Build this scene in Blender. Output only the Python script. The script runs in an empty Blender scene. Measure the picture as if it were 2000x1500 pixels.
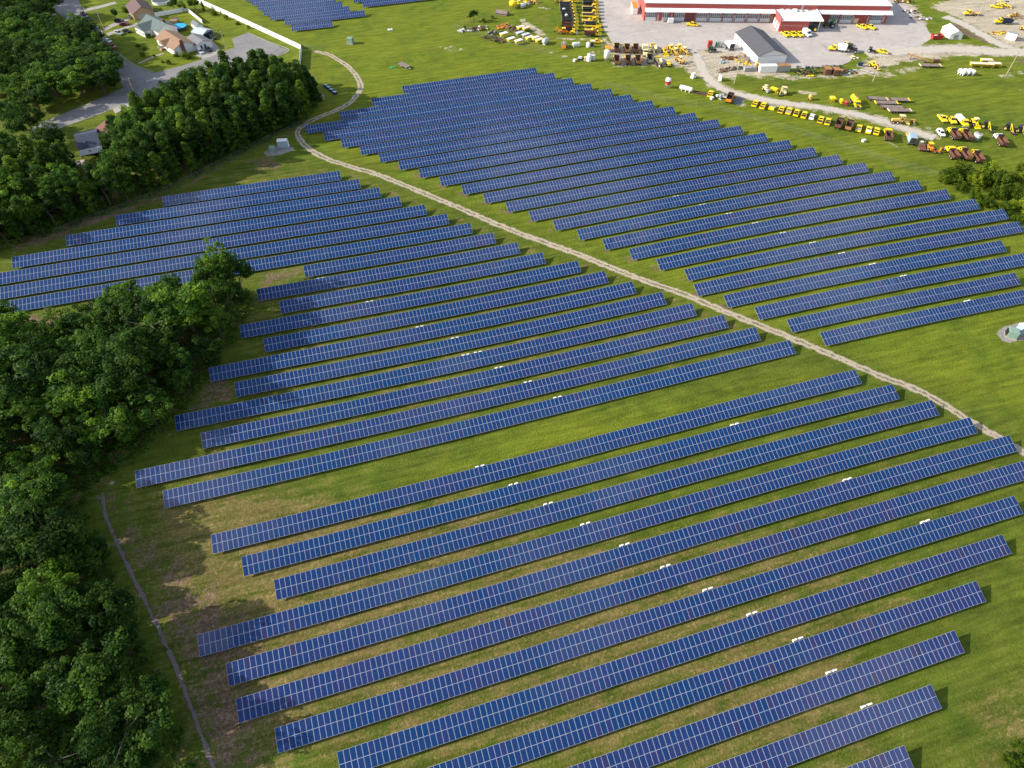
import bpy, bmesh, math, random
import numpy as np
from mathutils import Vector, Matrix

# ---------------------------------------------------------------- camera, sky, sun, exposure
SC = bpy.context.scene
COL = SC.collection
W0, H0 = 2000.0, 1500.0
CF, CP, CYW, CR, CH = 1300.071, 0.84300, 0.30459, 0.00809, 126.3765
_cy, _sy, _cp, _sp, _cr, _sr = math.cos(CYW), math.sin(CYW), math.cos(CP), math.sin(CP), math.cos(CR), math.sin(CR)
FWD = Vector((_sy*_cp, _cy*_cp, -_sp))
_r0 = Vector((_cy, -_sy, 0)); _u0 = _r0.cross(FWD)
RGT = _cr*_r0 + _sr*_u0
UPV = -_sr*_r0 + _cr*_u0
EYE = Vector((0, 0, CH))
cam_d = bpy.data.cameras.new('camera')
cam_d.sensor_fit = 'HORIZONTAL'; cam_d.sensor_width = 36.0; cam_d.lens = CF/W0*36.0
cam_d.clip_start = 1.0; cam_d.clip_end = 4000.0
cam_o = bpy.data.objects.new('camera', cam_d); COL.objects.link(cam_o)
cam_o.matrix_world = Matrix(((RGT.x, UPV.x, -FWD.x, EYE.x), (RGT.y, UPV.y, -FWD.y, EYE.y), (RGT.z, UPV.z, -FWD.z, EYE.z), (0, 0, 0, 1)))
SC.camera = cam_o

SUN_EL, SUN_AZ = math.radians(27.0), math.radians(-77.2)      # azimuth of the sun, clockwise from +Y
wd = bpy.data.worlds.new('World'); SC.world = wd; wd.use_nodes = True
_n = wd.node_tree.nodes; _l = wd.node_tree.links
_bg = _n['Background']; _sk = _n.new('ShaderNodeTexSky'); _sk.sky_type = 'NISHITA'; _sk.sun_disc = False
_sk.sun_elevation = SUN_EL; _sk.sun_rotation = SUN_AZ
# broken high cloud: it softens the light and is what the tilted glass mirrors
_tc = _n.new('ShaderNodeTexCoord'); _nz = _n.new('ShaderNodeTexNoise'); _nz.inputs['Scale'].default_value = 3.2; _nz.inputs['Detail'].default_value = 6; _nz.inputs['Roughness'].default_value = 0.55
_l.new(_tc.outputs['Generated'], _nz.inputs['Vector'])
_rp = _n.new('ShaderNodeValToRGB'); _rp.color_ramp.elements[0].position = 0.50; _rp.color_ramp.elements[1].position = 0.60; _l.new(_nz.outputs['Fac'], _rp.inputs['Fac'])
_mx0 = _n.new('ShaderNodeMix'); _mx0.data_type = 'RGBA'; _l.new(_rp.outputs['Color'], _mx0.inputs[0]); _l.new(_sk.outputs[0], _mx0.inputs[6]); _mx0.inputs[7].default_value = (6.0, 6.2, 6.6, 1)
_l.new(_mx0.outputs[2], _bg.inputs[0]); _bg.inputs[1].default_value = 0.12
sun_d = bpy.data.lights.new('sun', 'SUN'); sun_d.energy = 4.6; sun_d.angle = math.radians(0.5); sun_d.color = (1.0, 0.93, 0.80)
sun_o = bpy.data.objects.new('sun', sun_d); COL.objects.link(sun_o)
_sv = Vector((math.sin(SUN_AZ)*math.cos(SUN_EL), math.cos(SUN_AZ)*math.cos(SUN_EL), math.sin(SUN_EL)))
sun_o.rotation_euler = _sv.to_track_quat('Z', 'Y').to_euler()
SC.view_settings.view_transform = 'Standard'; SC.view_settings.look = 'None'
SC.view_settings.exposure = 0.74; SC.view_settings.gamma = 1.0
SC.render.engine = 'CYCLES'
SC.cycles.max_bounces = 5; SC.cycles.diffuse_bounces = 2; SC.cycles.glossy_bounces = 2
SC.cycles.transmission_bounces = 2; SC.cycles.transparent_max_bounces = 8
SC.cycles.caustics_reflective = False; SC.cycles.caustics_refractive = False
RND = random.Random(7)

# ---------------------------------------------------------------- terrain: a gentle spline surface
TC = np.array([[-0.762, -0.253, 0.249, 0.6, 0.589, 0.255, -0.193, -0.496, -0.705, -0.893], [-0.418, -0.393, -0.234, 0.197, 0.629, 0.281, -0.288, -0.559, -0.687, -0.755], [-0.018, -0.384, -0.663, -0.493, 0.46, 0.175, -0.278, -0.605, -0.678, -0.582], [0.385, -0.051, -0.557, -0.878, -0.373, -0.372, -0.48, -0.864, -0.669, -0.351], [0.653, 0.607, 0.448, -0.028, -0.796, -0.849, -0.903, -0.963, -0.471, -0.168], [0.694, 1.145, 1.442, 1.038, -0.152, -0.758, -0.213, 0.122, -0.117, -0.19], [0.488, 1.11, 1.735, 2.028, 1.309, 0.516, 0.67, 0.872, 0.329, -0.08], [0.132, 0.429, 0.763, 1.299, 1.402, 1.196, 0.868, 1.01, 0.787, 0.31], [-0.31, -0.462, -0.61, -0.555, 0.011, 1.192, 1.131, 0.945, 0.886, 0.728], [-0.819, -1.33, -1.789, -2.015, -1.67, -0.299, 0.567, 0.811, 0.985, 1.15], [-1.362, -2.162, -2.844, -3.188, -2.922, -1.882, -0.561, 0.433, 1.086, 1.606]])
GX0, GY0, GS = -140.0, -40.0, 40.0
def _bs(t):
    return ((1-t)**3/6, (3*t**3-6*t*t+4)/6, (-3*t**3+3*t*t+3*t+1)/6, t**3/6)
def terr_np(x, y):
    nx, ny = TC.shape
    gx = np.clip((x-GX0)/GS, 1, nx-2.001); gy = np.clip((y-GY0)/GS, 1, ny-2.001)
    i = gx.astype(int); j = gy.astype(int); wx = _bs(gx-i); wy = _bs(gy-j)
    z = 0
    for a in range(4):
        for b in range(4):
            z = z + wx[a]*wy[b]*TC[i-1+a, j-1+b]
    return z
def T(x, y):
    return float(terr_np(np.array([x], float), np.array([y], float))[0])
def P(u, v, h=0.0):
    """the point of the land (raised by h) that the photograph shows at pixel u, v"""
    d = FWD + ((u-1000)/CF)*RGT - ((v-750)/CF)*UPV
    z = h
    for _ in range(6):
        s = (z-EYE.z)/d.z
        x, y = EYE.x+s*d.x, EYE.y+s*d.y
        z = T(x, y)+h
    return Vector((x, y, z))

# ---------------------------------------------------------------- materials
MATS = {}
def mat(name, col, rough=0.6, metal=0.0, var=0.12, scale=1.5, spec=0.4, bump=0.0):
    if name in MATS: return MATS[name]
    m = bpy.data.materials.new(name); m.use_nodes = True
    n = m.node_tree.nodes; l = m.node_tree.links; b = n['Principled BSDF']
    b.inputs['Roughness'].default_value = rough; b.inputs['Metallic'].default_value = metal
    b.inputs['Specular IOR Level'].default_value = spec
    tc = n.new('ShaderNodeTexCoord'); no = n.new('ShaderNodeTexNoise'); no.inputs['Scale'].default_value = scale; no.inputs['Detail'].default_value = 5
    l.new(tc.outputs['Object'], no.inputs['Vector'])
    rp = n.new('ShaderNodeValToRGB'); l.new(no.outputs['Fac'], rp.inputs['Fac'])
    c = col
    rp.color_ramp.elements[0].position = 0.3; rp.color_ramp.elements[1].position = 0.7
    rp.color_ramp.elements[0].color = (c[0]*(1-var), c[1]*(1-var), c[2]*(1-var), 1)
    rp.color_ramp.elements[1].color = (min(1, c[0]*(1+var)), min(1, c[1]*(1+var)), min(1, c[2]*(1+var)), 1)
    l.new(rp.outputs['Color'], b.inputs['Base Color'])
    if bump:
        bp = n.new('ShaderNodeBump'); bp.inputs['Strength'].default_value = bump
        l.new(no.outputs['Fac'], bp.inputs['Height']); l.new(bp.outputs['Normal'], b.inputs['Normal'])
    MATS[name] = m
    return m
class NT:
    """small helper for node graphs"""
    def __init__(s, name):
        s.m = bpy.data.materials.new(name); s.m.use_nodes = True; s.n = s.m.node_tree.nodes; s.l = s.m.node_tree.links
        s.b = s.n['Principled BSDF']; s.out = s.n['Material Output']; MATS[name] = s.m
        s.tc = s.n.new('ShaderNodeTexCoord')
    def lk(s, a, b): s.l.new(a, b)
    def noise(s, scale, detail=4, rough=0.55, vec=None, dist=0.0):
        t = s.n.new('ShaderNodeTexNoise'); t.inputs['Scale'].default_value = scale; t.inputs['Detail'].default_value = detail
        t.inputs['Roughness'].default_value = rough; t.inputs['Distortion'].default_value = dist
        s.lk(vec or s.tc.outputs['Object'], t.inputs['Vector']); return t.outputs['Fac']
    def attr(s, name):
        a = s.n.new('ShaderNodeAttribute'); a.attribute_name = name; return a.outputs['Fac']
    def ramp(s, fac, stops):
        r = s.n.new('ShaderNodeValToRGB'); e = r.color_ramp.elements
        while len(e) < len(stops): e.new(0.5)
        for k, (p, c) in enumerate(stops):
            e[k].position = p; e[k].color = (c[0], c[1], c[2], 1) if isinstance(c, tuple) else (c, c, c, 1)
        s.lk(fac, r.inputs['Fac']); return r.outputs['Color']
    def mix(s, f, a, b):
        x = s.n.new('ShaderNodeMix'); x.data_type = 'RGBA'
        for k, v in ((0, f), (6, a), (7, b)):
            if isinstance(v, (tuple, float, int)):
                x.inputs[k].default_value = (*v, 1) if isinstance(v, tuple) else v
            else: s.lk(v, x.inputs[k])
        return x.outputs[2]
    def math(s, op, a, b=None, clamp=False):
        x = s.n.new('ShaderNodeMath'); x.operation = op; x.use_clamp = clamp
        for k, v in ((0, a), (1, b)):
            if v is None: continue
            if isinstance(v, (float, int)): x.inputs[k].default_value = v
            else: s.lk(v, x.inputs[k])
        return x.outputs[0]
    def bump(s, h, st=0.4, dist=0.1):
        b = s.n.new('ShaderNodeBump'); b.inputs['Strength'].default_value = st; b.inputs['Distance'].default_value = dist
        s.lk(h, b.inputs['Height']); s.lk(b.outputs['Normal'], s.b.inputs['Normal'])
    def mapped(s, sc, rot=0.0):
        mp = s.n.new('ShaderNodeMapping'); mp.inputs['Scale'].default_value = sc; mp.inputs['Rotation'].default_value = (0, 0, rot)
        s.lk(s.tc.outputs['Object'], mp.inputs['Vector']); return mp.outputs['Vector']

# ---------------------------------------------------------------- mesh helper
class MB:
    def __init__(s): s.v = []; s.f = []; s.mi = []; s.mats = []; s.at = []
    def slot(s, m):
        if m not in s.mats: s.mats.append(m)
        return s.mats.index(m)
    def face(s, pts, m):
        k = len(s.v); s.v += [tuple(p) for p in pts]; s.f.append(tuple(range(k, k+len(pts)))); s.mi.append(s.slot(m))
    def rings(s, rings, m, caps=True, closed=True):
        k = len(s.v); n = len(rings[0]); mi = s.slot(m)
        for r in rings: s.v += [tuple(p) for p in r]
        for a in range(len(rings)-1):
            for b in range(n if closed else n-1):
                c = (b+1) % n
                s.f.append((k+a*n+b, k+a*n+c, k+(a+1)*n+c, k+(a+1)*n+b)); s.mi.append(mi)
        if caps:
            s.f.append(tuple(k+b for b in reversed(range(n)))); s.mi.append(mi)
            e = k+(len(rings)-1)*n
            s.f.append(tuple(e+b for b in range(n))); s.mi.append(mi)
        return s
    def box(s, c, d, m, rz=0.0, top=(1, 1), sh=(0, 0), ry=0.0):
        """box of centre c, size d; top scales the upper face, sh shifts it, rz / ry turn it"""
        x, y, z = d[0]/2, d[1]/2, d[2]/2
        lo = [(-x, -y, -z), (x, -y, -z), (x, y, -z), (-x, y, -z)]
        hi = [(-x*top[0]+sh[0], -y*top[1]+sh[1], z), (x*top[0]+sh[0], -y*top[1]+sh[1], z), (x*top[0]+sh[0], y*top[1]+sh[1], z), (-x*top[0]+sh[0], y*top[1]+sh[1], z)]
        R = Matrix.Rotation(rz, 3, 'Z') @ Matrix.Rotation(ry, 3, 'Y'); C = Vector(c)
        return s.rings([[C+R @ Vector(p) for p in lo], [C+R @ Vector(p) for p in hi]], m)
    def tube(s, a, b, r0, r1, m, n=8, caps=True):
        a, b = Vector(a), Vector(b); d = (b-a).normalized()
        e = d.orthogonal().normalized(); g = d.cross(e)
        R = lambda c, r: [c+r*(math.cos(t)*e+math.sin(t)*g) for t in (2*math.pi*k/n for k in range(n))]
        return s.rings([R(a, r0), R(b, r1)], m, caps)
    def lathe(s, a, axis, prof, m, n=12):
        """prof = [(t along axis, radius)]"""
        a = Vector(a); d = Vector(axis).normalized(); e = d.orthogonal().normalized(); g = d.cross(e)
        return s.rings([[a+d*t+r*(math.cos(q)*e+math.sin(q)*g) for q in (2*math.pi*k/n for k in range(n))] for t, r in prof], m)
    def prism(s, prof, w, m, y0=0.0, wt=None):
        """side profile [(x, z)] swept across y; wt narrows it at its highest points"""
        zs = [p[1] for p in prof]; z0, z1 = min(zs), max(zs)
        hw = lambda z: (w if wt is None else w+(wt-w)*((z-z0)/max(1e-6, z1-z0)))/2
        return s.rings([[(x, y0-hw(z), z) for x, z in prof], [(x, y0+hw(z), z) for x, z in prof]], m)
    def build(s, name, parent=None, smooth=False):
        me = bpy.data.meshes.new(name); me.from_pydata(s.v, [], s.f)
        for m in s.mats: me.materials.append(m)
        me.polygons.foreach_set('material_index', s.mi)
        if smooth: me.polygons.foreach_set('use_smooth', [True]*len(s.f))
        bm = bmesh.new(); bm.from_mesh(me); bmesh.ops.recalc_face_normals(bm, faces=bm.faces); bm.to_mesh(me); bm.free()
        me.update()
        return link(name, me, parent)
def link(name, me, parent=None):
    o = bpy.data.objects.new(name, me); COL.objects.link(o)
    if parent is not None: o.parent = parent
    return o
def tag(o, label=None, cat=None, group=None, kind=None):
    if label: o['label'] = label
    if cat: o['category'] = cat
    if group: o['group'] = group
    if kind: o['kind'] = kind
    return o
def thing(name, label, cat, loc=(0, 0, 0), rz=0.0, group=None):
    o = bpy.data.objects.new(name, None); COL.objects.link(o); o.empty_display_size = 0.3
    o.location = loc; o.rotation_euler = (0, 0, rz)
    return tag(o, label, cat, group)
KIDS = {}
def kids(o):
    if o.name not in KIDS: KIDS[o.name] = [c for c in o.children]
    return KIDS[o.name]
def copy_tree(o, parent=None):
    c = o.copy(); COL.objects.link(c)
    if parent is not None: c.parent = parent
    for ch in kids(o): copy_tree(ch, c)
    return c
NTH = ['', 'first', 'second', 'third', 'fourth', 'fifth', 'sixth', 'seventh', 'eighth', 'ninth', 'tenth', 'eleventh', 'twelfth', 'thirteenth', 'fourteenth', 'fifteenth', 'sixteenth', 'seventeenth', 'eighteenth', 'nineteenth', 'twentieth', 'twenty-first', 'twenty-second', 'twenty-third', 'twenty-fourth', 'twenty-fifth', 'twenty-sixth']

# ---------------------------------------------------------------- ground
def poly_sd(X, Y, pts):
    """signed distance (negative inside) of a closed polygon"""
    d = np.full(X.shape, 1e9); ins = np.zeros(X.shape, bool); n = len(pts)
    for k in range(n):
        ax, ay = pts[k]; bx, by = pts[(k+1) % n]
        ex, ey = bx-ax, by-ay; L = ex*ex+ey*ey+1e-9
        t = np.clip(((X-ax)*ex+(Y-ay)*ey)/L, 0, 1)
        d = np.minimum(d, np.hypot(X-ax-t*ex, Y-ay-t*ey))
        c = ((ay > Y) != (by > Y)) & (X < (bx-ax)*(Y-ay)/((by-ay) if by != ay else 1e-9)+ax)
        ins ^= c
    return np.where(ins, -d, d)
def line_d(X, Y, pts):
    d = np.full(X.shape, 1e9)
    for (ax, ay), (bx, by) in zip(pts[:-1], pts[1:]):
        ex, ey = bx-ax, by-ay; L = ex*ex+ey*ey+1e-9
        t = np.clip(((X-ax)*ex+(Y-ay)*ey)/L, 0, 1)
        d = np.minimum(d, np.hypot(X-ax-t*ex, Y-ay-t*ey))
    return d
def PX(pts): return [tuple(P(u, v))[:2] for u, v in pts]

_sx = np.concatenate([np.arange(-900, -170, 40.), np.arange(-170, 400, 1.6), np.arange(400, 1400, 40.)])
_sy2 = np.concatenate([np.arange(-700, -12, 40.), np.arange(-12, 460, 1.6), np.arange(460, 1700, 40.)])
GXv, GYv = np.meshgrid(_sx, _sy2, indexing='ij')
GZv = terr_np(GXv, GYv)
A_dry = np.zeros(GXv.shape); A_bare = np.zeros(GXv.shape); A_soil = np.zeros(GXv.shape); A_mow = np.zeros(GXv.shape)
def paint(A, sd, val, soft):
    np.maximum(A, val*np.clip(0.5-sd/soft, 0, 1), out=A)
ROWS = [('A', 1, 219.72, -53.74, 5.66, 3), ('A', 2, 212.44, -67.59, 11.54, 4), ('A', 3, 205.16, -81.38, 17.36, 5), ('A', 4, 197.84, -95.24, 23.22, 6), ('A', 5, 190.55, -107.77, 29.08, 7), ('A', 6, 183.29, -101.95, 34.9, 7), ('A', 7, 176.11, -96.05, 40.8, 7), ('A', 8, 168.98, -12.24, 46.37, 3), ('A', 9, 161.83, -26.04, 52.16, 4), ('A', 10, 154.66, -20.23, 57.72, 4), ('A', 11, 147.49, -31.11, 66.27, 5), ('A', 12, 140.37, -25.3, 71.73, 5), ('A', 13, 133.33, -39.19, 77.52, 6), ('A', 14, 126.3, -33.11, 83.26, 6), ('A', 15, 119.26, -46.96, 88.99, 7), ('A', 16, 112.18, -41.06, 94.66, 7), ('A', 17, 105.17, -54.97, 100.31, 8), ('A', 18, 98.02, -48.96, 105.93, 8), ('A', 19, 83.94, -39.12, 115.3, 8), ('A', 20, 77.01, -33.26, 121.25, 8), ('A', 21, 69.98, -27.27, 126.99, 8), ('A', 22, 62.95, -41.71, 131.53, 9), ('A', 23, 55.97, -36.66, 136.19, 9), ('A', 24, 49.11, -35.16, 140.79, 9), ('A', 25, 42.24, -28.92, 125.94, 8), ('A', 26, 35.38, -19.15, 116.05, 7), ('A', 27, 28.56, -12.35, 104.95, 6), ('A', 28, 21.71, -23.49, 93.81, 6), ('A', 29, 14.98, -14.8, 82.95, 5), ('A', 30, 8.22, -6.27, 71.93, 4), ('B', 1, 277.7, 38.17, 97.3, 3), ('B', 2, 270.45, 24.27, 103.61, 4), ('B', 3, 263.23, 10.35, 109.31, 5), ('B', 4, 256.01, -3.63, 115.26, 6), ('B', 5, 248.76, 2.5, 121.18, 6), ('B', 6, 241.58, 8.17, 127.14, 6), ('B', 7, 234.39, 14.16, 132.59, 6), ('B', 8, 227.24, 19.96, 138.55, 6), ('B', 9, 220.03, 25.82, 144.5, 6), ('B', 10, 212.73, 31.66, 150.05, 6), ('B', 11, 205.41, 37.48, 155.57, 6), ('B', 12, 198.11, 43.43, 161.35, 6), ('B', 13, 190.83, 49.14, 166.81, 6), ('B', 14, 183.61, 54.9, 172.55, 6), ('B', 15, 176.46, 60.61, 178.17, 6), ('B', 16, 169.33, 66.42, 184.09, 6), ('B', 17, 162.18, 71.95, 189.65, 6), ('B', 18, 154.98, 77.65, 195.1, 6), ('B', 19, 147.76, 83.42, 200.26, 6), ('B', 20, 140.57, 89.16, 205.6, 6), ('B', 21, 133.45, 94.74, 211.45, 6), ('B', 22, 126.41, 94.13, 210.76, 6), ('B', 23, 119.37, 99.71, 197.22, 5), ('B', 24, 112.25, 105.28, 203.03, 5), ('B', 25, 105.17, 110.97, 188.4, 4), ('B', 26, 98.14, 116.59, 194.79, 4)]
_fine = (GXv > -172) & (GXv < 402) & (GYv > -14) & (GYv < 462)
def zone(A, px, val, soft):
    paint(A, poly_sd(GXv, GYv, PX(px)), val, soft)
def trail(A, px, w, val, soft):
    paint(A, line_d(GXv, GYv, PX(px))-w/2, val, soft)
# lush grass: the upper field and the right side; duller grass between the near rows and by the wood
A_mow[:] = 0.25
zone(A_mow, [(2150, 900), (1560, 660), (1230, 530), (880, 390), (640, 300), (300, 330), (200, 250), (0, 150), (-300, -80), (2300, -80), (2300, 900)], 1.0, 18)
zone(A_mow, [(1000, 830), (1600, 720), (1620, 760), (1050, 930), (700, 980)], 0.85, 10)
zone(A_mow, [(1800, 900), (2200, 860), (2200, 1560), (1900, 1560), (1900, 1150)], 0.45, 25)
# dry straw between the near rows
zone(A_dry, [(420, 1120), (900, 1010), (1700, 1000), (1750, 1250), (1780, 1560), (380, 1560)], 0.70, 22)
zone(A_dry, [(250, 960), (420, 900), (700, 960), (900, 930), (1100, 1000), (900, 1250), (500, 1560), (430, 1560), (260, 1150)], 0.78, 18)
zone(A_dry, [(480, 480), (640, 520), (1000, 560), (1400, 640), (1500, 700), (900, 850), (300, 960), (420, 760)], 0.50, 16)
zone(A_dry, [(1850, 1330), (2100, 1250), (2100, 1560), (1880, 1560)], 0.62, 12)
zone(A_dry, [(100, 470), (330, 390), (520, 300), (660, 330), (640, 350), (300, 400), (60, 520)], 0.50, 8)
zone(A_dry, [(1290, 100), (1400, 90), (1700, 120), (1990, 110), (2000, 150), (1700, 165), (1420, 170)], 0.35, 10)
zone(A_dry, [(900, 260), (700, 330), (1100, 480), (1500, 640), (1590, 690), (1640, 680), (1350, 540), (1000, 400)], 0.22, 12)
# bare earth by the wood and at the row ends
zone(A_soil, [(150, 940), (205, 930), (300, 1020), (420, 1130), (520, 1200), (540, 1400), (560, 1560), (380, 1560), (300, 1230), (190, 1000)], 0.62, 16)
zone(A_soil, [(-60, 615), (120, 612), (300, 575), (330, 610), (100, 660), (-60, 690)], 0.66, 6)
zone(A_soil, [(400, 745), (450, 700), (460, 740), (455, 790), (350, 815)], 0.60, 5)
zone(A_soil, [(500, 530), (590, 520), (590, 545), (500, 565)], 0.55, 5)
zone(A_soil, [(20, 500), (130, 465), (228, 425), (320, 390), (320, 378), (200, 415), (0, 480)], 0.55, 5)
zone(A_soil, [(470, 310), (540, 300), (560, 330), (500, 350)], 0.52, 6)
for _u, _v in ((782, 328), (822, 345), (862, 362), (905, 380), (946, 397), (990, 414), (1036, 432), (1082, 450), (1130, 468), (1180, 488), (1232, 507), (1285, 526), (1340, 548), (1360, 577), (1418, 600)):
    trail(A_soil, [(_u-9, _v-3), (_u+5, _v+2)], 2.2, 0.78, 2.6)
for _u, _v in ((690, 345), (728, 362), (768, 378), (810, 395), (852, 413), (897, 431), (940, 449), (985, 470), (1033, 490), (1150, 522), (1200, 545), (1318, 588), (1372, 612), (1432, 636)):
    trail(A_dry, [(_u-6, _v-2), (_u+6, _v)], 2.8, 0.85, 3.0)
# leaf litter under the woods
W1_EDGE = [(-420, 640), (0, 662), (110, 655), (300, 600), (478, 560), (497, 590), (470, 655), (405, 745), (335, 838), (262, 905), (190, 940), (172, 990), (212, 1090), (266, 1200), (310, 1290), (360, 1430), (400, 1540), (-420, 1560)]
W2_EDGE = [(600, 170), (505, 165), (420, 186), (345, 216), (285, 250), (235, 300), (120, 340), (-60, 330), (-300, 380), (-300, 560), (0, 492), (108, 458), (328, 374), (498, 287), (590, 245), (625, 205)]
zone(A_soil, W1_EDGE, 0.42, 5)
zone(A_soil, W2_EDGE, 0.42, 5)
trail(A_soil, [(108, 462), (330, 380), (500, 292), (598, 246)], 1.3, 0.75, 1.5)
# pale bare earth of the equipment yard
zone(A_bare, [(1170, 66), (1200, 85), (1340, 92), (1392, 95), (1470, 105), (1480, 134), (1560, 146), (1660, 143), (1690, 118), (1720, 105), (1815, 85), (1870, 84), (1950, 96), (2100, 98), (2100, 110), (1945, 108), (1860, 112), (1760, 124), (1690, 150), (1540, 156), (1450, 148), (1400, 158), (1350, 150), (1330, 132), (1200, 130), (1180, 100)], 0.82, 9)
zone(A_bare, [(1815, 12), (1900, -20), (2200, -60), (2200, 100), (1960, 92), (1940, 72), (1900, 52), (1860, 30), (1830, 22)], 0.78, 6)
zone(A_bare, [(1750, 4), (1790, 10), (1815, 50), (1800, 88), (1745, 96), (1745, 20)], 0.74, 5)
for pts, w, val in (([(880, 90), (900, 97)], 3, .6), ([(930, 20), (960, 14)], 3, .4), ([(1020, 40), (1040, 55), (1060, 66)], 5, .62), ([(1055, 15), (1075, 17)], 3, .62), ([(1060, 26), (1078, 28)], 2, .5), ([(1090, 75), (1150, 77)], 3, .68), ([(1060, 108), (1085, 100)], 3, .5), ([(1100, 110), (1125, 116)], 3, .55), ([(1160, 100), (1185, 104)], 5, .5), ([(850, 88), (895, 102)], 4, .4),
                    ([(1565, 180), (1590, 183)], 3.5, .66), ([(1700, 226), (1760, 245), (1800, 262)], 8, .5), ([(1735, 278), (1765, 290)], 4, .55), ([(1450, 205), (1470, 209)], 4, .5), ([(1810, 250), (1830, 268)], 5, .48), ([(1680, 140), (1720, 150), (1800, 130)], 6, .45), ([(1960, 150), (2000, 140)], 5, .5), ([(1990, 175), (2010, 170)], 4, .4), ([(700, 118), (720, 126)], 4, .35), ([(560, 65), (575, 70)], 3, .45), ([(1625, 196), (1650, 200)], 3, .4), ([(1300, 202), (1340, 180), (1500, 242), (1640, 287)], 0.6, .45), ([(1190, 165), (1300, 200)], 0.8, .35), ([(1900, 70), (1925, 84)], 4, .3)):
    trail(A_bare, pts, w, val, 3.0)
trail(A_soil, [(1868, 50), (1895, 68), (1930, 82)], 5, 0.75, 3)
trail(A_soil, [(1990, 115), (2020, 135)], 5, 0.6, 3)
trail(A_soil, [(1560, 190), (1625, 205)], 3, 0.5, 3)
trail(A_bare, [(194, 968), (206, 1010), (238, 1085), (293, 1200), (338, 1296), (388, 1430), (430, 1545)], 0.5, 0.62, 1.4)
trail(A_bare, [(212, 952), (232, 935), (245, 925)], 2.2, 0.5, 3)
trail(A_bare, [(250, 915), (335, 845)], 1.5, 0.36, 3)
A_mow -= 0.35*np.clip(0.5-poly_sd(GXv, GYv, PX([(1420, 150), (2200, 160), (2200, 172), (1420, 172)]))/4.0, 0, 1)
A_mow -= 0.30*np.clip(0.5-poly_sd(GXv, GYv, PX([(1700, 200), (2200, 205), (2200, 330), (1800, 320)]))/14.0, 0, 1)
np.clip(A_mow, 0, 1, out=A_mow)
trail(A_bare, [(1365, 120), (1395, 165), (1450, 187), (1520, 200), (1600, 211), (1680, 226), (1735, 241), (1790, 259)], 8.5, 0.6, 5)
trail(A_bare, [(1410, 150), (1480, 148), (1560, 152), (1660, 150)], 3.0, 0.6, 4)
trail(A_dry, [(1150, 158), (1182, 168), (1300, 198), (1400, 214), (1490, 240), (1640, 287), (1760, 326), (1840, 348)], 4.0, 0.55, 5)
trail(A_dry, [(860, 60), (960, 20)], 3.0, 0.5, 5)
zone(A_dry, [(1040, 20), (1085, 20), (1085, 120), (980, 100)], 0.45, 8)
# worn strips along the high edge of the panel rows
for _b, _k, _y, _x0, _x1, _u in ROWS:
    if _b == 'A' and _k >= 8:
        _val = 0.80 if _k >= 19 else 0.62
        paint(A_dry, line_d(GXv, GYv, [(_x0, _y+0.9), (_x1-8, _y+0.9)])-0.7, _val, 2.2)

_nx, _ny = GXv.shape
gme = bpy.data.meshes.new('ground')
_v = np.stack([GXv, GYv, GZv], -1).reshape(-1, 3).astype(np.float32)
_i = (np.arange(_nx-1)[:, None]*_ny+np.arange(_ny-1)[None, :]).reshape(-1)
_q = np.stack([_i, _i+_ny, _i+_ny+1, _i+1], -1).astype(np.int32)
gme.vertices.add(len(_v)); gme.vertices.foreach_set('co', _v.reshape(-1))
gme.loops.add(_q.size); gme.loops.foreach_set('vertex_index', _q.reshape(-1))
gme.polygons.add(len(_q)); gme.polygons.foreach_set('loop_start', np.arange(0, _q.size, 4, dtype=np.int32)); gme.polygons.foreach_set('loop_total', np.full(len(_q), 4, np.int32))
gme.polygons.foreach_set('use_smooth', np.ones(len(_q), bool))
gme.update(calc_edges=True)
for nm, A in (('dry', A_dry), ('bare', A_bare), ('soil', A_soil), ('lush', A_mow)):
    a = gme.attributes.new(nm, 'FLOAT', 'POINT'); a.data.foreach_set('value', A.reshape(-1).astype(np.float32))
g = NT('grass_land')
n1 = g.noise(0.035, 5, 0.6); n2 = g.noise(0.22, 5, 0.65); n3 = g.noise(1.3, 5, 0.7); n4 = g.noise(2.4, 4, 0.75)
# streaks left by the mower, along the panel rows
n5 = g.noise(1.0, 4, 0.65, g.mapped((0.09, 0.8, 0.3)))
lush = g.ramp(n2, [(0.25, (0.062, 0.102, 0.010)), (0.5, (0.106, 0.146, 0.012)), (0.75, (0.160, 0.186, 0.016))])
lush = g.mix(g.ramp(n1, [(0.38, 0.0), (0.62, 0.75)]), lush, (0.158, 0.178, 0.014))
dull = g.ramp(n2, [(0.25, (0.045, 0.078, 0.010)), (0.55, (0.080, 0.105, 0.014)), (0.8, (0.125, 0.128, 0.026))])
gr = g.mix(g.attr('lush'), dull, lush)
straw = g.ramp(n3, [(0.25, (0.085, 0.078, 0.022)), (0.55, (0.165, 0.130, 0.045)), (0.8, (0.34, 0.25, 0.11))])
dryf = g.math('ADD', g.attr('dry'), g.math('MULTIPLY', g.math('SUBTRACT', g.math('ADD', g.math('ADD', g.math('MULTIPLY', n2, 0.7), g.math('MULTIPLY', n5, 0.6)), g.math('MULTIPLY', n4, 0.9)), 1.12), 1.5))
dryf = g.math('MULTIPLY', g.ramp(dryf, [(0.44, 0.0), (0.78, 1.0)]), g.ramp(g.attr('dry'), [(0.0, 0.12), (0.25, 1.0)]))
base = g.mix(dryf, gr, straw)
soilc = g.ramp(g.math('ADD', g.math('MULTIPLY', n3, 0.5), g.math('MULTIPLY', n4, 0.5)), [(0.32, (0.070, 0.046, 0.030)), (0.5, (0.155, 0.102, 0.068)), (0.68, (0.28, 0.20, 0.145))])
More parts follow.
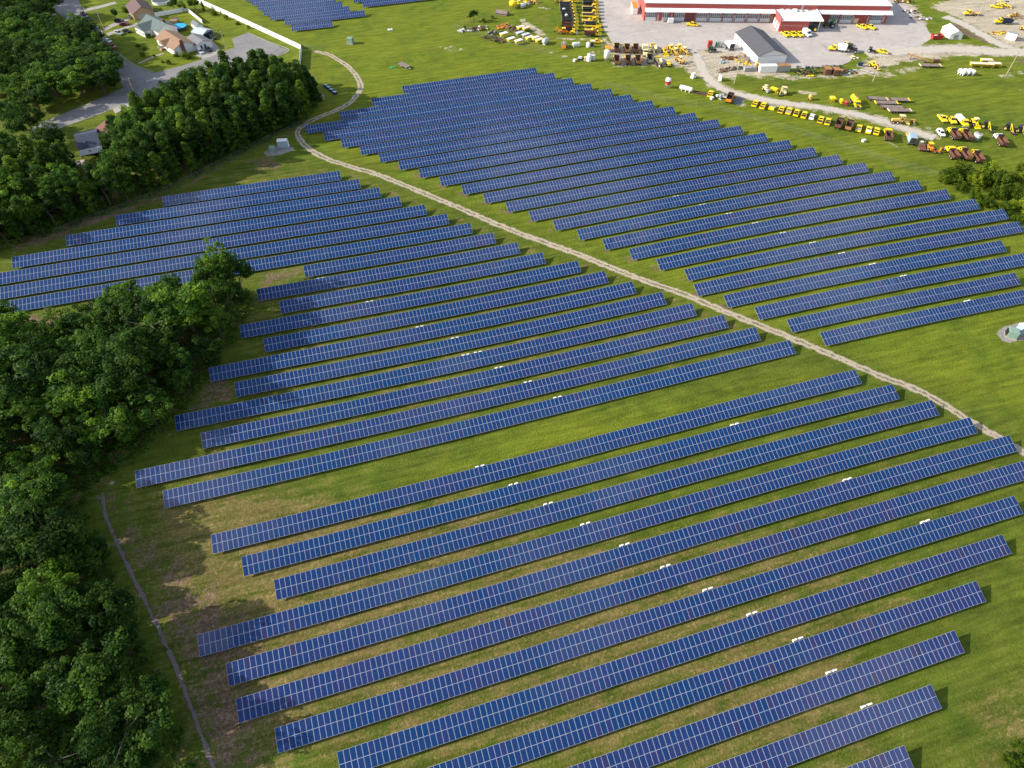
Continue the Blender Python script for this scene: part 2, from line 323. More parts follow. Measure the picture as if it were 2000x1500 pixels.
soilf = g.math('ADD', g.attr('soil'), g.math('MULTIPLY', g.math('SUBTRACT', g.math('ADD', n2, n3), 1.0), 1.0))
base = g.mix(g.ramp(soilf, [(0.40, 0.0), (0.62, 1.0)]), base, soilc)
barec = g.ramp(n3, [(0.25, (0.30, 0.24, 0.16)), (0.5, (0.42, 0.36, 0.27)), (0.8, (0.52, 0.46, 0.37))])
baref = g.math('ADD', g.attr('bare'), g.math('MULTIPLY', g.math('SUBTRACT', g.math('ADD', g.math('MULTIPLY', n2, 1.2), g.math('MULTIPLY', n3, 0.8)), 1.0), 1.1))
base = g.mix(g.math('MULTIPLY', g.ramp(baref, [(0.42, 0.0), (0.60, 1.0)]), g.ramp(g.attr('bare'), [(0.02, 0.0), (0.15, 1.0)])), base, barec)
tone = g.ramp(g.math('ADD', g.math('MULTIPLY', n4, 0.45), g.math('MULTIPLY', n5, 0.55)), [(0.32, 0.48), (0.68, 1.55)])
mul = g.n.new('ShaderNodeMix'); mul.data_type = 'RGBA'; mul.blend_type = 'MULTIPLY'; mul.inputs[0].default_value = 1.0
g.lk(base, mul.inputs[6]); g.lk(tone, mul.inputs[7])
g.lk(mul.outputs[2], g.b.inputs['Base Color']); g.b.inputs['Roughness'].default_value = 0.95; g.b.inputs['Specular IOR Level'].default_value = 0.1
g.bump(g.math('ADD', n4, g.math('MULTIPLY', n3, 0.8)), 0.55, 0.35)
gme.materials.append(g.m)
tag(link('ground', gme), kind='structure')

# ---------------------------------------------------------------- sheets laid on the ground
def sheet(name, pts, m, off, cell=6.0, kind='structure', jitter=0.0):
    bm = bmesh.new(); q = []
    for k in range(len(pts)):
        a, b = Vector(pts[k]), Vector(pts[(k+1) % len(pts)])
        ns = max(1, int((b-a).length/2.0)) if jitter else 1
        for t in range(ns):
            p = a.lerp(b, t/ns)
            if jitter and t: p = p+Vector((RND.uniform(-jitter, jitter), RND.uniform(-jitter, jitter)))
            q.append(p)
    bm.faces.new([bm.verts.new((p.x, p.y, 0)) for p in q])
    bmesh.ops.triangulate(bm, faces=bm.faces[:])
    xs = [p.x for p in q]; ys = [p.y for p in q]
    for ax, lo, hi in ((0, min(xs), max(xs)), (1, min(ys), max(ys))):
        c = math.floor(lo/cell)*cell+cell
        while c < hi:
            co = Vector((c, 0, 0)) if ax == 0 else Vector((0, c, 0)); no = Vector((1, 0, 0)) if ax == 0 else Vector((0, 1, 0))
            bmesh.ops.bisect_plane(bm, geom=bm.verts[:]+bm.edges[:]+bm.faces[:], plane_co=co, plane_no=no)
            c += cell
    for v in bm.verts: v.co.z = T(v.co.x, v.co.y)+off
    bmesh.ops.recalc_face_normals(bm, faces=bm.faces)
    for f in bm.faces:
        if f.normal.z < 0: f.normal_flip()
    me = bpy.data.meshes.new(name); bm.to_mesh(me); bm.free(); me.materials.append(m)
    return tag(link(name, me), kind=kind)
def strip(name, pts, w, m, off, step=1.5, kind='structure', nacross=8):
    """a ribbon along a smooth line; attribute 'across' runs -1..1"""
    ps = [Vector(p) for p in pts]; fine = []
    for k in range(len(ps)-1):
        p0 = ps[max(0, k-1)]; p1 = ps[k]; p2 = ps[k+1]; p3 = ps[min(len(ps)-1, k+2)]
        ns = max(2, int((p2-p1).length/step))
        for t in range(ns):
            t /= ns
            fine.append(0.5*((2*p1)+(p2-p0)*t+(2*p0-5*p1+4*p2-p3)*t*t+(3*p1-p0-3*p2+p3)*t**3))
    fine.append(ps[-1])
    vs, fs, ac = [], [], []
    for k, p in enumerate(fine):
        d = (fine[min(k+1, len(fine)-1)]-fine[max(k-1, 0)]).normalized(); nrm = Vector((-d.y, d.x))
        for j in range(nacross+1):
            t = 2*j/nacross-1; q = p+nrm*(t*w/2); vs.append((q.x, q.y, T(q.x, q.y)+off)); ac.append(t)
    n = nacross+1
    for k in range(len(fine)-1):
        for j in range(nacross): fs.append((k*n+j, k*n+j+1, (k+1)*n+j+1, (k+1)*n+j))
    me = bpy.data.meshes.new(name); me.from_pydata(vs, [], fs)
    a = me.attributes.new('across', 'FLOAT', 'POINT'); a.data.foreach_set('value', ac)
    me.materials.append(m)
    bm = bmesh.new(); bm.from_mesh(me)
    for f in bm.faces:
        f.normal_update()
        if f.normal.z < 0: f.normal_flip()
    bm.to_mesh(me); bm.free()
    return tag(link(name, me), kind=kind)
def gravel(name, ruts, edge=0.78, c0=(0.25, 0.20, 0.135), c1=(0.52, 0.44, 0.33)):
    t = NT(name); a = t.n.new('ShaderNodeMath'); a.operation = 'ABSOLUTE'; t.lk(t.attr('across'), a.inputs[0]); a = a.outputs[0]
    na = t.noise(0.5, 5, 0.65); nb = t.noise(3.0, 4, 0.7)
    t.lk(t.ramp(nb, [(0.25, c0), (0.75, c1)]), t.b.inputs['Base Color']); t.b.inputs['Roughness'].default_value = 0.95
    wob = t.math('MULTIPLY', t.math('SUBTRACT', t.math('ADD', t.math('MULTIPLY', na, 1.3), t.math('MULTIPLY', nb, 0.8)), 1.05), 1.25)
    cov = t.ramp(t.math('ADD', a, wob), [(edge-0.16, 1.0), (edge+0.10, 0.0)])
    if ruts:
        mid = t.ramp(t.math('ADD', a, t.math('MULTIPLY', wob, 1.1)), [(0.04, 0.30), (0.24, 1.0)])
        cov = t.math('MULTIPLY', cov, mid)
    tr = t.n.new('ShaderNodeBsdfTransparent'); mx = t.n.new('ShaderNodeMixShader')
    t.lk(cov, mx.inputs[0]); t.lk(tr.outputs[0], mx.inputs[1]); t.lk(t.b.outputs[0], mx.inputs[2]); t.lk(mx.outputs[0], t.out.inputs['Surface'])
    t.bump(nb, 0.4, 0.1)
    return t.m
def paving(name, c0, c1, seam=None):
    t = NT(name); na = t.noise(0.06, 5, 0.6); nb = t.noise(0.5, 5, 0.65); nc = t.noise(4, 3, 0.6)
    f = t.math('ADD', t.math('MULTIPLY', na, 0.45), t.math('ADD', t.math('MULTIPLY', nb, 0.4), t.math('MULTIPLY', nc, 0.15)))
    c = t.ramp(f, [(0.33, c0), (0.66, c1)])
    st = t.noise(0.35, 4, 0.6, t.mapped((0.12, 1.2, 1), math.radians(18)))
    c = t.mix(t.ramp(st, [(0.58, 0.0), (0.74, 0.35)]), c, tuple(min(1, x*1.25) for x in c1))
    c = t.mix(t.ramp(t.noise(0.25, 3, 0.5), [(0.66, 0.0), (0.72, 0.45)]), c, tuple(x*0.45 for x in c0))
    t.lk(c, t.b.inputs['Base Color']); t.b.inputs['Roughness'].default_value = 0.9; t.b.inputs['Specular IOR Level'].default_value = 0.2
    return t.m
M_GRAVEL = gravel('pale_gravel_ruts', True, 0.80)
M_DIRT = gravel('pale_dirt', False, 0.70, (0.34, 0.29, 0.23), (0.58, 0.53, 0.46))
M_ASPH = paving('worn_asphalt', (0.16, 0.155, 0.165), (0.27, 0.255, 0.25))
M_CONC = paving('pale_concrete', (0.32, 0.285, 0.265), (0.49, 0.445, 0.415))
M_DRIVE = paving('driveway_concrete', (0.27, 0.25, 0.22), (0.40, 0.37, 0.33))
TRACK = [(2080, 930), (2000, 884), (1900, 825), (1800, 766), (1720, 735), (1640, 700), (1550, 662), (1450, 622), (1400, 602), (1330, 572), (1240, 541), (1120, 493), (1000, 450), (880, 399), (800, 366), (740, 342), (690, 327), (640, 311), (605, 291), (584, 270), (583, 254), (600, 240), (625, 228), (655, 216), (680, 203), (697, 186), (704, 168), (697, 150), (683, 133), (662, 118), (640, 106), (615, 100)]
strip('gravel_track', PX(TRACK), 3.1, M_GRAVEL, 0.02)
strip('fence_path', PX([(200, 962), (208, 1010), (240, 1085), (296, 1200), (341, 1296), (391, 1430), (434, 1545)]), 1.7, gravel('path_dirt', False, 0.48, (0.10, 0.08, 0.068), (0.23, 0.185, 0.165)), 0.02, nacross=6)
strip('dirt_road', PX([(1352, 92), (1362, 112), (1372, 135), (1385, 155), (1410, 173), (1450, 186), (1520, 199), (1600, 210), (1680, 225), (1735, 240), (1790, 258), (1825, 270)]), 7.0, M_DIRT, 0.024)
strip('yard_road', PX([(1690, 105), (1760, 100), (1830, 96), (1890, 97), (1950, 101), (2060, 104)]), 13.0, M_DIRT, 0.022)
strip('service_road', PX([(1845, 32), (1880, 46), (1920, 68), (1955, 88), (1990, 98)]), 9.0, M_DIRT, 0.018)
sheet('yard_pavement', PX([(1163, -14), (1170, 25), (1180, 58), (1196, 84), (1260, 92), (1340, 95), (1390, 98), (1440, 106), (1476, 132), (1530, 133), (1600, 132), (1642, 128), (1662, 119), (1652, 106), (1690, 101), (1745, 97), (1798, 89), (1822, 73), (1806, 50), (1786, 28), (1752, -14)]), M_CONC, 0.034, 8, jitter=0.25)
sheet('street', PX([(60, 252), (85, 238), (170, 203), (240, 172), (262, 158), (300, 143), (350, 130), (405, 113), (437, 101), (458, 92), (453, 76), (483, 64), (563, 98), (532, 113), (480, 122), (420, 142), (340, 170), (270, 192), (200, 222), (125, 247), (80, 268)]), M_ASPH, 0.034, 6)
sheet('side_street', PX([(88, -14), (150, -14), (158, 12), (170, 36), (193, 58), (207, 80), (224, 99), (247, 119), (268, 131), (299, 143), (262, 158), (241, 171), (226, 140), (210, 115), (190, 90), (150, 50), (116, 28), (94, 5)]), M_ASPH, 0.034, 6)
for pts in ([(382, 108), (408, 121), (438, 106), (425, 90), (408, 72), (400, 78)], [(200, 55), (232, 41), (252, 34), (256, 38), (236, 46), (206, 60)], [(207, 65), (240, 54), (268, 44), (270, 49), (240, 59), (212, 70)], [(162, 18), (190, 12), (225, 3), (228, 7), (192, 17), (166, 23)], [(83, 30), (108, 26), (112, 29), (86, 34)], [(270, 193), (215, 205), (225, 222), (262, 205)]):
    sheet('driveway', PX(pts), M_DRIVE, 0.030, 8)
strip('kerb', PX([(162, 14), (173, 36), (196, 58), (209, 79), (226, 98), (249, 118), (270, 130), (302, 142)]), 0.45, M_DRIVE, 0.10, nacross=2)
strip('kerb', PX([(484, 64), (523, 81), (564, 98), (532, 113)]), 0.5, M_DRIVE, 0.10, nacross=2)
strip('kerb', PX([(128, 246), (200, 221), (270, 191), (340, 169)]), 0.4, M_DRIVE, 0.10, nacross=2)
strip('footpath', PX([(271, 124), (295, 113), (320, 104)]), 1.2, M_DRIVE, 0.04, nacross=2)
sheet('equipment_pad', PX([(515, 298), (530, 288), (545, 285), (572, 287), (575, 293), (545, 303), (522, 305)]), mat('pad_gravel', (0.27, 0.24, 0.22), 0.95, var=.25), 0.03, 4, jitter=0.2)
sheet('equipment_pad', PX([(1946, 652), (1963, 637), (2040, 622), (2060, 655), (1972, 670), (1957, 666)]), mat('pad_gravel', (0.27, 0.24, 0.22), 0.95), 0.03, 4, jitter=0.3)
sheet('gravel_patch', PX([(1428, 196), (1440, 190), (1452, 193), (1452, 203), (1438, 206)]), mat('grey_gravel', (0.16, 0.17, 0.18), 0.95, var=.2), 0.03, 4, jitter=0.3)

# ---------------------------------------------------------------- solar rows
TILT, SL, HLOW, PITCH = 0.37088, 4.0, 0.7, 19.55/19
def panel_mat():
    t = NT('blue_solar_cells'); k = t.attr('tint')
    c = t.ramp(k, [(0.0, (0.004, 0.042, 0.148)), (0.3, (0.007, 0.038, 0.132)), (0.55, (0.013, 0.036, 0.136)), (0.8, (0.024, 0.034, 0.130)), (1.0, (0.032, 0.031, 0.095))])
    t.lk(c, t.b.inputs['Base Color']); t.b.inputs['Roughness'].default_value = 0.08; t.b.inputs['IOR'].default_value = 1.45
    t.b.inputs['Specular IOR Level'].default_value = 0.5
    return t.m
M_CELL = panel_mat()
M_ALU = mat('aluminium_frame', (0.44, 0.47, 0.55), 0.45, 0.0, 0.05)
M_STEEL = mat('galvanised_steel', (0.30, 0.31, 0.32), 0.5, 0.3, 0.1)
M_INV = mat('white_inverter_paint', (0.80, 0.80, 0.80), 0.5, 0.0, 0.03)
M_BLACK = mat('black_plastic', (0.015, 0.015, 0.017), 0.6)
def module_faces(V, F, MI, TI, o, ex, ey, ez, tint, rim=0.028, w=0.998, h=1.985, th=0.04):
    k = len(V)
    q = [(0, 0), (w, 0), (w, h), (0, h)]; qi = [(rim, rim), (w-rim, rim), (w-rim, h-rim), (rim, h-rim)]
    for (a, b) in q: V.append(o+ex*a+ey*b)
    for (a, b) in qi: V.append(o+ex*a+ey*b)
    for (a, b) in q: V.append(o+ex*a+ey*b-ez*th)
    for a in range(4):
        b = (a+1) % 4
        F.append((k+a, k+b, k+4+b, k+4+a)); MI.append(0)
        F.append((k+8+a, k+8+b, k+b, k+a)); MI.append(0)
    F.append((k+4, k+5, k+6, k+7)); MI.append(1)
    F.append((k+11, k+10, k+9, k+8)); MI.append(0)
    TI += [tint]*12
def module_mesh(name, V, F, MI, TI):
    me = bpy.data.meshes.new(name); me.from_pydata([tuple(v) for v in V], [], F)
    me.materials.append(M_ALU); me.materials.append(M_CELL); me.polygons.foreach_set('material_index', MI)
    a = me.attributes.new('tint', 'FLOAT', 'POINT'); a.data.foreach_set('value', TI); me.update()
    return me
PANEL_V = []
for k in range(24):
    V, F, MI, TI = [], [], [], []
    module_faces(V, F, MI, TI, Vector((0, 0, 0)), Vector((1, 0, 0)), Vector((0, 1, 0)), Vector((0, 0, 1)), k/23)
    PANEL_V.append(module_mesh('solar_panel', V, F, MI, TI))
def tint_pick(string_tint):
    return min(1.0, max(0.0, RND.gauss(string_tint, 0.10)+(0.3 if RND.random() < 0.03 else 0)))
EY = Vector((0, math.cos(TILT), math.sin(TILT)))
def solar_row(Y, XL, units, label, group, singles=True):
    n = units*19
    root = thing('solar_panel_row', label, 'solar panel row', (XL, Y, T(XL, Y)), 0, group)
    O = Vector(root.location); ct, st = SL*math.cos(TILT), SL*math.sin(TILT)
    cells = []; row_tint = 0.36+0.26*max(0.0, min(1.0, (75-Y)/60)); string_tint = row_tint  # nearer rows start from a more violet cell tint
    for i in range(n):
        if i % 19 == 0: string_tint = 0.5*row_tint+0.5*string_tint+RND.uniform(-0.16, 0.16)
        x0 = XL+i*PITCH; z0, z1 = T(x0, Y), T(x0+PITCH, Y)
        for r in range(2):
            ex = Vector((PITCH, 0, z1-z0+RND.gauss(0, 0.005))).normalized(); ez = ex.cross(EY+Vector((0, 0, RND.gauss(0, 0.005)))).normalized(); ey = ez.cross(ex)
            o = Vector((x0, Y-ct, z0+HLOW))+EY*(2.0*r+0.0075)-O
            c = o+O+ex*0.5+ey*1.0
            cells.append(((c-EYE).length, o, ex, ey, ez, tint_pick(string_tint)))
    cells.sort(key=lambda q: q[0])
    near = 100 if singles else 0
    for d, o, ex, ey, ez, ti in cells[:near]:
        p = link('solar_panel', PANEL_V[int(ti*23)], root)
        p.matrix_local = Matrix(((ex.x, ey.x, ez.x, o.x), (ex.y, ey.y, ez.y, o.y), (ex.z, ey.z, ez.z, o.z), (0, 0, 0, 1)))
    rest = cells[near:]
    if rest:
        V, F, MI, TI = [], [], [], []
        for d, o, ex, ey, ez, ti in rest: module_faces(V, F, MI, TI, o, ex, ey, ez, ti)
        p = link('panel_surface', module_mesh('panel_surface', V, F, MI, TI), root)
        tag(p, kind='stuff')
    b = MB()
    for s in (0.75, 3.25):
        rings = []
        for i in range(0, n+1, 3):
            x = min(XL+i*PITCH, XL+n*PITCH-0.05) if i else XL+0.05
            c = Vector((x, Y-ct, T(x, Y)+HLOW))+EY*s-Vector((0, 0, 0.12))-O
            rings.append([c+Vector((0, -.04, -.06)), c+Vector((0, .04, -.06)), c+Vector((0, .04, .06)), c+Vector((0, -.04, .06))])
        b.rings(rings, M_STEEL)
    for i in range(2, n, 5):
        x = XL+i*PITCH; g = T(x, Y)
        lo = Vector((x, Y-ct, g+HLOW))+EY*0.5-Vector((0, 0, 0.22))-O; hi = Vector((x, Y-ct, g+HLOW))+EY*3.5-Vector((0, 0, 0.22))-O
        b.tube(lo, hi, 0.06, 0.06, M_STEEL, 4)
        m = lo.lerp(hi, 0.55)
        b.tube((m.x, m.y, T(x, m.y+O.y)-O.z-0.15), m, 0.07, 0.07, M_STEEL, 5)
    b.build('support_frame', root)
    return root
EXTRA = {('A', 1): 'shortest row at the far tip of that block', ('A', 5): 'runs out of the picture past the wood', ('A', 6): 'its left half shaded and partly behind tree tops', ('A', 7): 'partly hidden by the tallest wood edge trees', ('A', 18): 'just above the wide grass gap', ('A', 19): 'just below the wide grass gap', ('A', 24): 'crosses the right picture edge', ('A', 30): 'only its end shows at the bottom picture edge', ('B', 1): 'short row at the far tip', ('B', 4): 'reaches far left towards the gravel bend', ('B', 26): 'nearest row, beside the gravel track'}
for blk, k, Y, xl, xr, un in ROWS:
    if blk == 'A': lab = 'blue solar row, %s from the far end in the block left of the gravel track' % NTH[k] if k <= 18 else 'blue solar row, %s below the grass gap in the near block' % NTH[k-18]
    else: lab = 'blue solar row, %s from the far end in the block right of the track' % NTH[k]
    if (blk, k) in EXTRA: lab = lab.replace('blue solar row, ', 'solar row, ')+', '+EXTRA[(blk, k)]
    lab = ' '.join(lab.split()[:16])
    solar_row(Y, xl, un, lab, 'solar rows of the %s' % ('block left of the track' if blk == 'A' else 'block right of the track'), (blk == 'A' and k >= 10) or (blk == 'B' and k >= 13))
CROWS = [(354.15, -0.5, 1), (362.8, -3.0, 2), (370.84, -9.5, 2), (377.9, -12.2, 2), (385.7, -14.6, 2), (393.85, -17.4, 2), (400.7, -20.2, 2), (408.0, -23.0, 2)]
for k, (y, xl, un) in enumerate(CROWS):
    solar_row(y+SL*math.cos(TILT), xl, un, 'small far solar row beyond the white fence, %s from its near end' % NTH[k+1], 'far solar rows beyond the white fence', False)
for k, (y, xl, un) in enumerate([(374.95, 36.9, 3), (382.5, 33.2, 3)]):
    solar_row(y+SL*math.cos(TILT), xl, un, 'far solar row at the top picture edge, %s of the two cut off there' % ('lower' if k == 0 else 'upper'), 'far solar rows at the top edge', False)

# white inverter boxes, in pairs behind the upper edge of the rows
def make_inverter():
    root = thing('inverter_box', 'x', 'inverter')
    b = MB(); b.box((0, 0, 1.55), (0.78, 0.42, 0.62), M_INV, top=(0.92, 0.7)); b.build('housing', root)
    b = MB(); b.box((0, 0, 1.13), (0.66, 0.34, 0.22), M_BLACK); b.build('wiring_box', root)
    b = MB(); b.box((-0.25, -0.12, 0.6), (0.06, 0.06, 1.6), M_STEEL); b.build('post', root)
    b = MB(); b.box((0.25, -0.12, 0.6), (0.06, 0.06, 1.6), M_STEEL); b.build('post', root)
    return root
INV = [('A', 9, 626), ('A', 11, 722), ('A', 13, 820), ('A', 14, 889), ('A', 15, 910), ('A', 15, 934), ('A', 16, 975), ('A', 17, 1032), ('A', 18, 1090), ('A', 19, 938), ('A', 20, 1004), ('A', 20, 1437), ('A', 21, 1072), ('A', 22, 1145), ('A', 23, 1222), ('A', 23, 1658), ('A', 24, 1302), ('A', 25, 1385), ('A', 25, 1811), ('A', 26, 1472), ('A', 27, 1562), ('A', 28, 1628), ('A', 29, 1697), ('B', 16, 1322), ('B', 17, 1373), ('B', 18, 1425), ('B', 19, 1477), ('B', 20, 1531), ('B', 21, 1589), ('B', 22, 1646), ('B', 23, 1706), ('B', 24, 1767), ('B', 26, 1892)]
_inv = make_inverter(); _first = True
ROWY = {(r[0], r[1]): r[2] for r in ROWS}
_seen = {}
for blk, k, u in INV:
    Y = ROWY[(blk, k)]; lo, hi = 0.0, 1500.0
    for _ in range(40):                       # the point behind the row's upper edge that shows at column u
        mid = (lo+hi)/2
        if P(u, mid, 1.9).y > Y: lo = mid
        else: hi = mid
    x = P(u, lo, 1.9).x
    second = (blk, k) in _seen; _seen[(blk, k)] = 1
    row = ('the %s row from far end' % NTH[k]) if blk == 'B' or k <= 18 else '%s row below gap' % NTH[k-18]
    for s in (0, 1):
        o = _inv if _first else copy_tree(_inv); _first = False
        o.location = (x-0.65+1.3*s, Y+0.42, T(x, Y)); o.rotation_euler = (0, 0, 0)
        tag(o, '%s white inverter box behind %s, %s of track%s' % ('left' if s == 0 else 'right', row, 'left' if blk == 'A' else 'right', ', second pair' if second else ''), 'inverter', 'white inverter boxes behind the rows')

# ---------------------------------------------------------------- trees
def leaf_mat(name, dark, light, warm):
    t = NT(name); sh = t.attr('shade')
    oi = t.n.new('ShaderNodeObjectInfo')
    c = t.ramp(sh, [(0.0, dark), (0.55, tuple((a+b)/2 for a, b in zip(dark, light))), (1.0, light)])
    c = t.mix(t.ramp(oi.outputs['Random'], [(0.45, 0.0), (1.0, 0.75)]), c, t.ramp(sh, [(0.0, tuple(x*0.9 for x in dark)), (1.0, warm)]))
    hs = t.n.new('ShaderNodeHueSaturation'); t.lk(c, hs.inputs['Color'])
    t.lk(t.math('ADD', t.math('MULTIPLY', t.math('POWER', oi.outputs['Random'], 2.2), 1.0), 0.66), hs.inputs['Value'])
    c = hs.outputs['Color']
    t.lk(c, t.b.inputs['Base Color']); t.b.inputs['Roughness'].default_value = 0.6; t.b.inputs['Specular IOR Level'].default_value = 0.12
    tl = t.n.new('ShaderNodeBsdfTranslucent'); t.lk(c, tl.inputs['Color']); mx = t.n.new('ShaderNodeMixShader'); mx.inputs[0].default_value = 0.48
    t.lk(t.b.outputs[0], mx.inputs[1]); t.lk(tl.outputs[0], mx.inputs[2]); t.lk(mx.outputs[0], t.out.inputs['Surface'])
    return t.m
M_LEAF = leaf_mat('broad_leaves', (0.014, 0.058, 0.012), (0.110, 0.215, 0.022), (0.175, 0.275, 0.016))
M_LEAF2 = leaf_mat('column_leaves', (0.018, 0.066, 0.014), (0.110, 0.215, 0.024), (0.200, 0.255, 0.012))
M_LEAF3 = leaf_mat('bush_leaves', (0.035, 0.090, 0.012), (0.190, 0.270, 0.014), (0.290, 0.300, 0.012))
M_BARK = mat('grey_bark', (0.085, 0.070, 0.055), 0.9, 0, .3, 6)
def leaf_cloud(name, lobes, per, size, m, rng, flat=0.8):
    """lobes: (centre, radius); a clump of small leaf faces round each"""
    N = len(lobes)*per
    C = np.repeat(np.array([l[0] for l in lobes]), per, 0); R = np.repeat(np.array([l[1] for l in lobes]), per)
    shade = np.repeat(rng.uniform(0.1, 0.9, len(lobes)), per)+rng.normal(0, 0.16, N)
    d = rng.normal(size=(N, 3)); d[:, 2] += 0.35; d /= np.linalg.norm(d, axis=1)[:, None]
    rr = R*rng.uniform(0.45, 1.05, N)**0.6
    p = C+d*rr[:, None]*np.array([1, 1, flat])
    nrm = d+rng.normal(0, 0.55, (N, 3))+np.array([0, 0, 0.45]); nrm /= np.linalg.norm(nrm, axis=1)[:, None]
    a = np.cross(nrm, rng.normal(size=(N, 3))); a /= np.linalg.norm(a, axis=1)[:, None]; b = np.cross(nrm, a)
    s = size*rng.uniform(0.6, 1.35, N)[:, None]
    V = np.stack([p-a*s, p-b*s*0.62, p+a*s, p+b*s*0.62], 1).reshape(-1, 3).astype(np.float32)
    me = bpy.data.meshes.new(name)
    me.vertices.add(4*N); me.vertices.foreach_set('co', V.reshape(-1)); me.loops.add(4*N); me.loops.foreach_set('vertex_index', np.arange(4*N, dtype=np.int32))
    me.polygons.add(N); me.polygons.foreach_set('loop_start', np.arange(0, 4*N, 4, dtype=np.int32)); me.polygons.foreach_set('loop_total', np.full(N, 4, np.int32))
    me.update(calc_edges=True)
    at = me.attributes.new('shade', 'FLOAT', 'POINT'); at.data.foreach_set('value', np.repeat(np.clip(shade, 0, 1), 4).astype(np.float32))
    me.materials.append(m)
    return me
def make_tree_meshes(kind, seed):
    rng = np.random.default_rng(seed); lobes = []
    if kind == 'broad':
        H, R = 14.0, rng.uniform(4.2, 5.0)
        heads = [(np.array([rng.normal(0, 1.3), rng.normal(0, 1.3), H*0.66]), R*0.78, H*0.33)]
        for _ in range(rng.integers(4, 7)):
            t = rng.uniform(0, 2*math.pi); q = rng.uniform(0.45, 0.75)*R
            heads.append((np.array([q*math.cos(t), q*math.sin(t), H*rng.uniform(0.42, 0.72)]), R*rng.uniform(0.36, 0.55), H*rng.uniform(0.14, 0.22)))
        for c, r, hz in heads:
            for _ in range(int(9+r*5)):
                d = rng.normal(size=3); d /= np.linalg.norm(d)
                if d[2] < -0.3: d[2] *= 0.3
                f = rng.uniform(0.55, 1.0)
                lobes.append((c+d*f*np.array([r, r, hz]), rng.uniform(0.65, 1.25)))
        per, size, m = 62, 0.25, M_LEAF
    elif kind == 'column':
        H, R = 16.0, rng.uniform(2.3, 2.9)
        for _ in range(88):
            z = rng.uniform(0.14, 0.97); t = rng.uniform(0, 2*math.pi); prof = R*(1.0-max(0, (z-0.34))/0.68)**0.6*min(1, 0.55+z*1.6)
            q = prof*rng.uniform(0.35, 1.05)
            lobes.append((np.array([q*math.cos(t), q*math.sin(t), z*H]), rng.uniform(0.55, 1.05)))
        per, size, m = 58, 0.25, M_LEAF2
    else:
        H, R = 4.0, rng.uniform(2.3, 3.0)
        for _ in range(46):
            d = rng.normal(size=3); d[2] = abs(d[2]); d /= np.linalg.norm(d); f = rng.uniform(0.4, 1.0)
            lobes.append((d*f*np.array([R, R, H*0.85])+np.array([0, 0, 0.35]), rng.uniform(0.45, 0.85)))
        per, size, m = 60, 0.17, M_LEAF3
    crown = leaf_cloud('crown', lobes, per, size, m, rng)
    b = MB()
    top = H*(0.62 if kind == 'broad' else 0.85 if kind == 'column' else 0.5); r0 = 0.34 if kind == 'broad' else 0.24 if kind == 'column' else 0.1
    pts = [Vector((0, 0, -0.3))]
    for k in range(1, 6): pts.append(Vector((rng.normal(0, 0.12)*k*0.5, rng.normal(0, 0.12)*k*0.5, top*k/5)))
    b.rings([[p+Vector((math.cos(q)*r0*(1-0.16*k), math.sin(q)*r0*(1-0.16*k), 0)) for q in (2*math.pi*j/7 for j in range(7))] for k, p in enumerate(pts)], M_BARK)
    for _ in range(7 if kind != 'bush' else 4):
        k = rng.integers(2, 6); p = pts[k]; t = rng.uniform(0, 2*math.pi); l = R*rng.uniform(0.4, 0.8)
        b.tube(p, p+Vector((l*math.cos(t), l*math.sin(t), l*rng.uniform(0.3, 0.8))), r0*0.32, r0*0.08, M_BARK, 5)
    o = b.build('trunk'); tm = o.data; bpy.data.objects.remove(o)
    return crown, tm, H
TREES = {k: [make_tree_meshes(k, 11+17*j+{'broad': 0, 'column': 500, 'bush': 900}[k]) for j in range(n)] for k, n in (('broad', 7), ('column', 5), ('bush', 4))}
NT_TREE = 0
def tree(kind, loc, h, label, group, name='tree', wide=1.0, cat='tree'):
    crown, trunk, H = RND.choice(TREES[kind])
    s = h/H
    root = thing(name, label, cat, (loc[0], loc[1], T(loc[0], loc[1])), RND.uniform(0, 6.28), group)
    root.scale = (s*wide, s*wide, s)
    link('crown', crown, root); link('trunk', trunk, root)
    return root
def crown_at(u, v, h, f=0.62):
    p = P(u, v, f*h); return p
def inside(p, poly):
    c = False; n = len(poly)
    for k in range(n):
        a, b = poly[k], poly[(k+1) % n]
        if (a[1] > p[1]) != (b[1] > p[1]) and p[0] < (b[0]-a[0])*(p[1]-a[1])/(b[1]-a[1])+a[0]: c = not c
    return c
def edge_d(p, poly):
    return min((Vector(p)-(lambda a, b, t: a+(b-a)*t)(Vector(a), Vector(b), max(0, min(1, (Vector(p)-Vector(a)).dot(Vector(b)-Vector(a))/max(1e-9, (Vector(b)-Vector(a)).length_squared))))).length for a, b in zip(poly, poly[1:]+poly[:1]))
def shows(x, y, h, m=30):
    """does a tree of height h standing there reach into the picture?"""
    for z in (0, h):
        d = Vector((x, y, z))-EYE; k = d.dot(FWD)
        if k <= 1: continue
        u, v = 1000+CF*d.dot(RGT)/k, 750-CF*d.dot(UPV)/k
        if -m*3 < u < 2000+m*3 and -m < v < 1500+m*4: return True
    return False
CLEAR = [(122, 204, 236, 316), (197, 218, 228, 262)]
def to_px(x, y, z):
    d = Vector((x, y, z))-EYE; k = d.dot(FWD)
    return 1000+CF*d.dot(RGT)/k, 750-CF*d.dot(UPV)/k
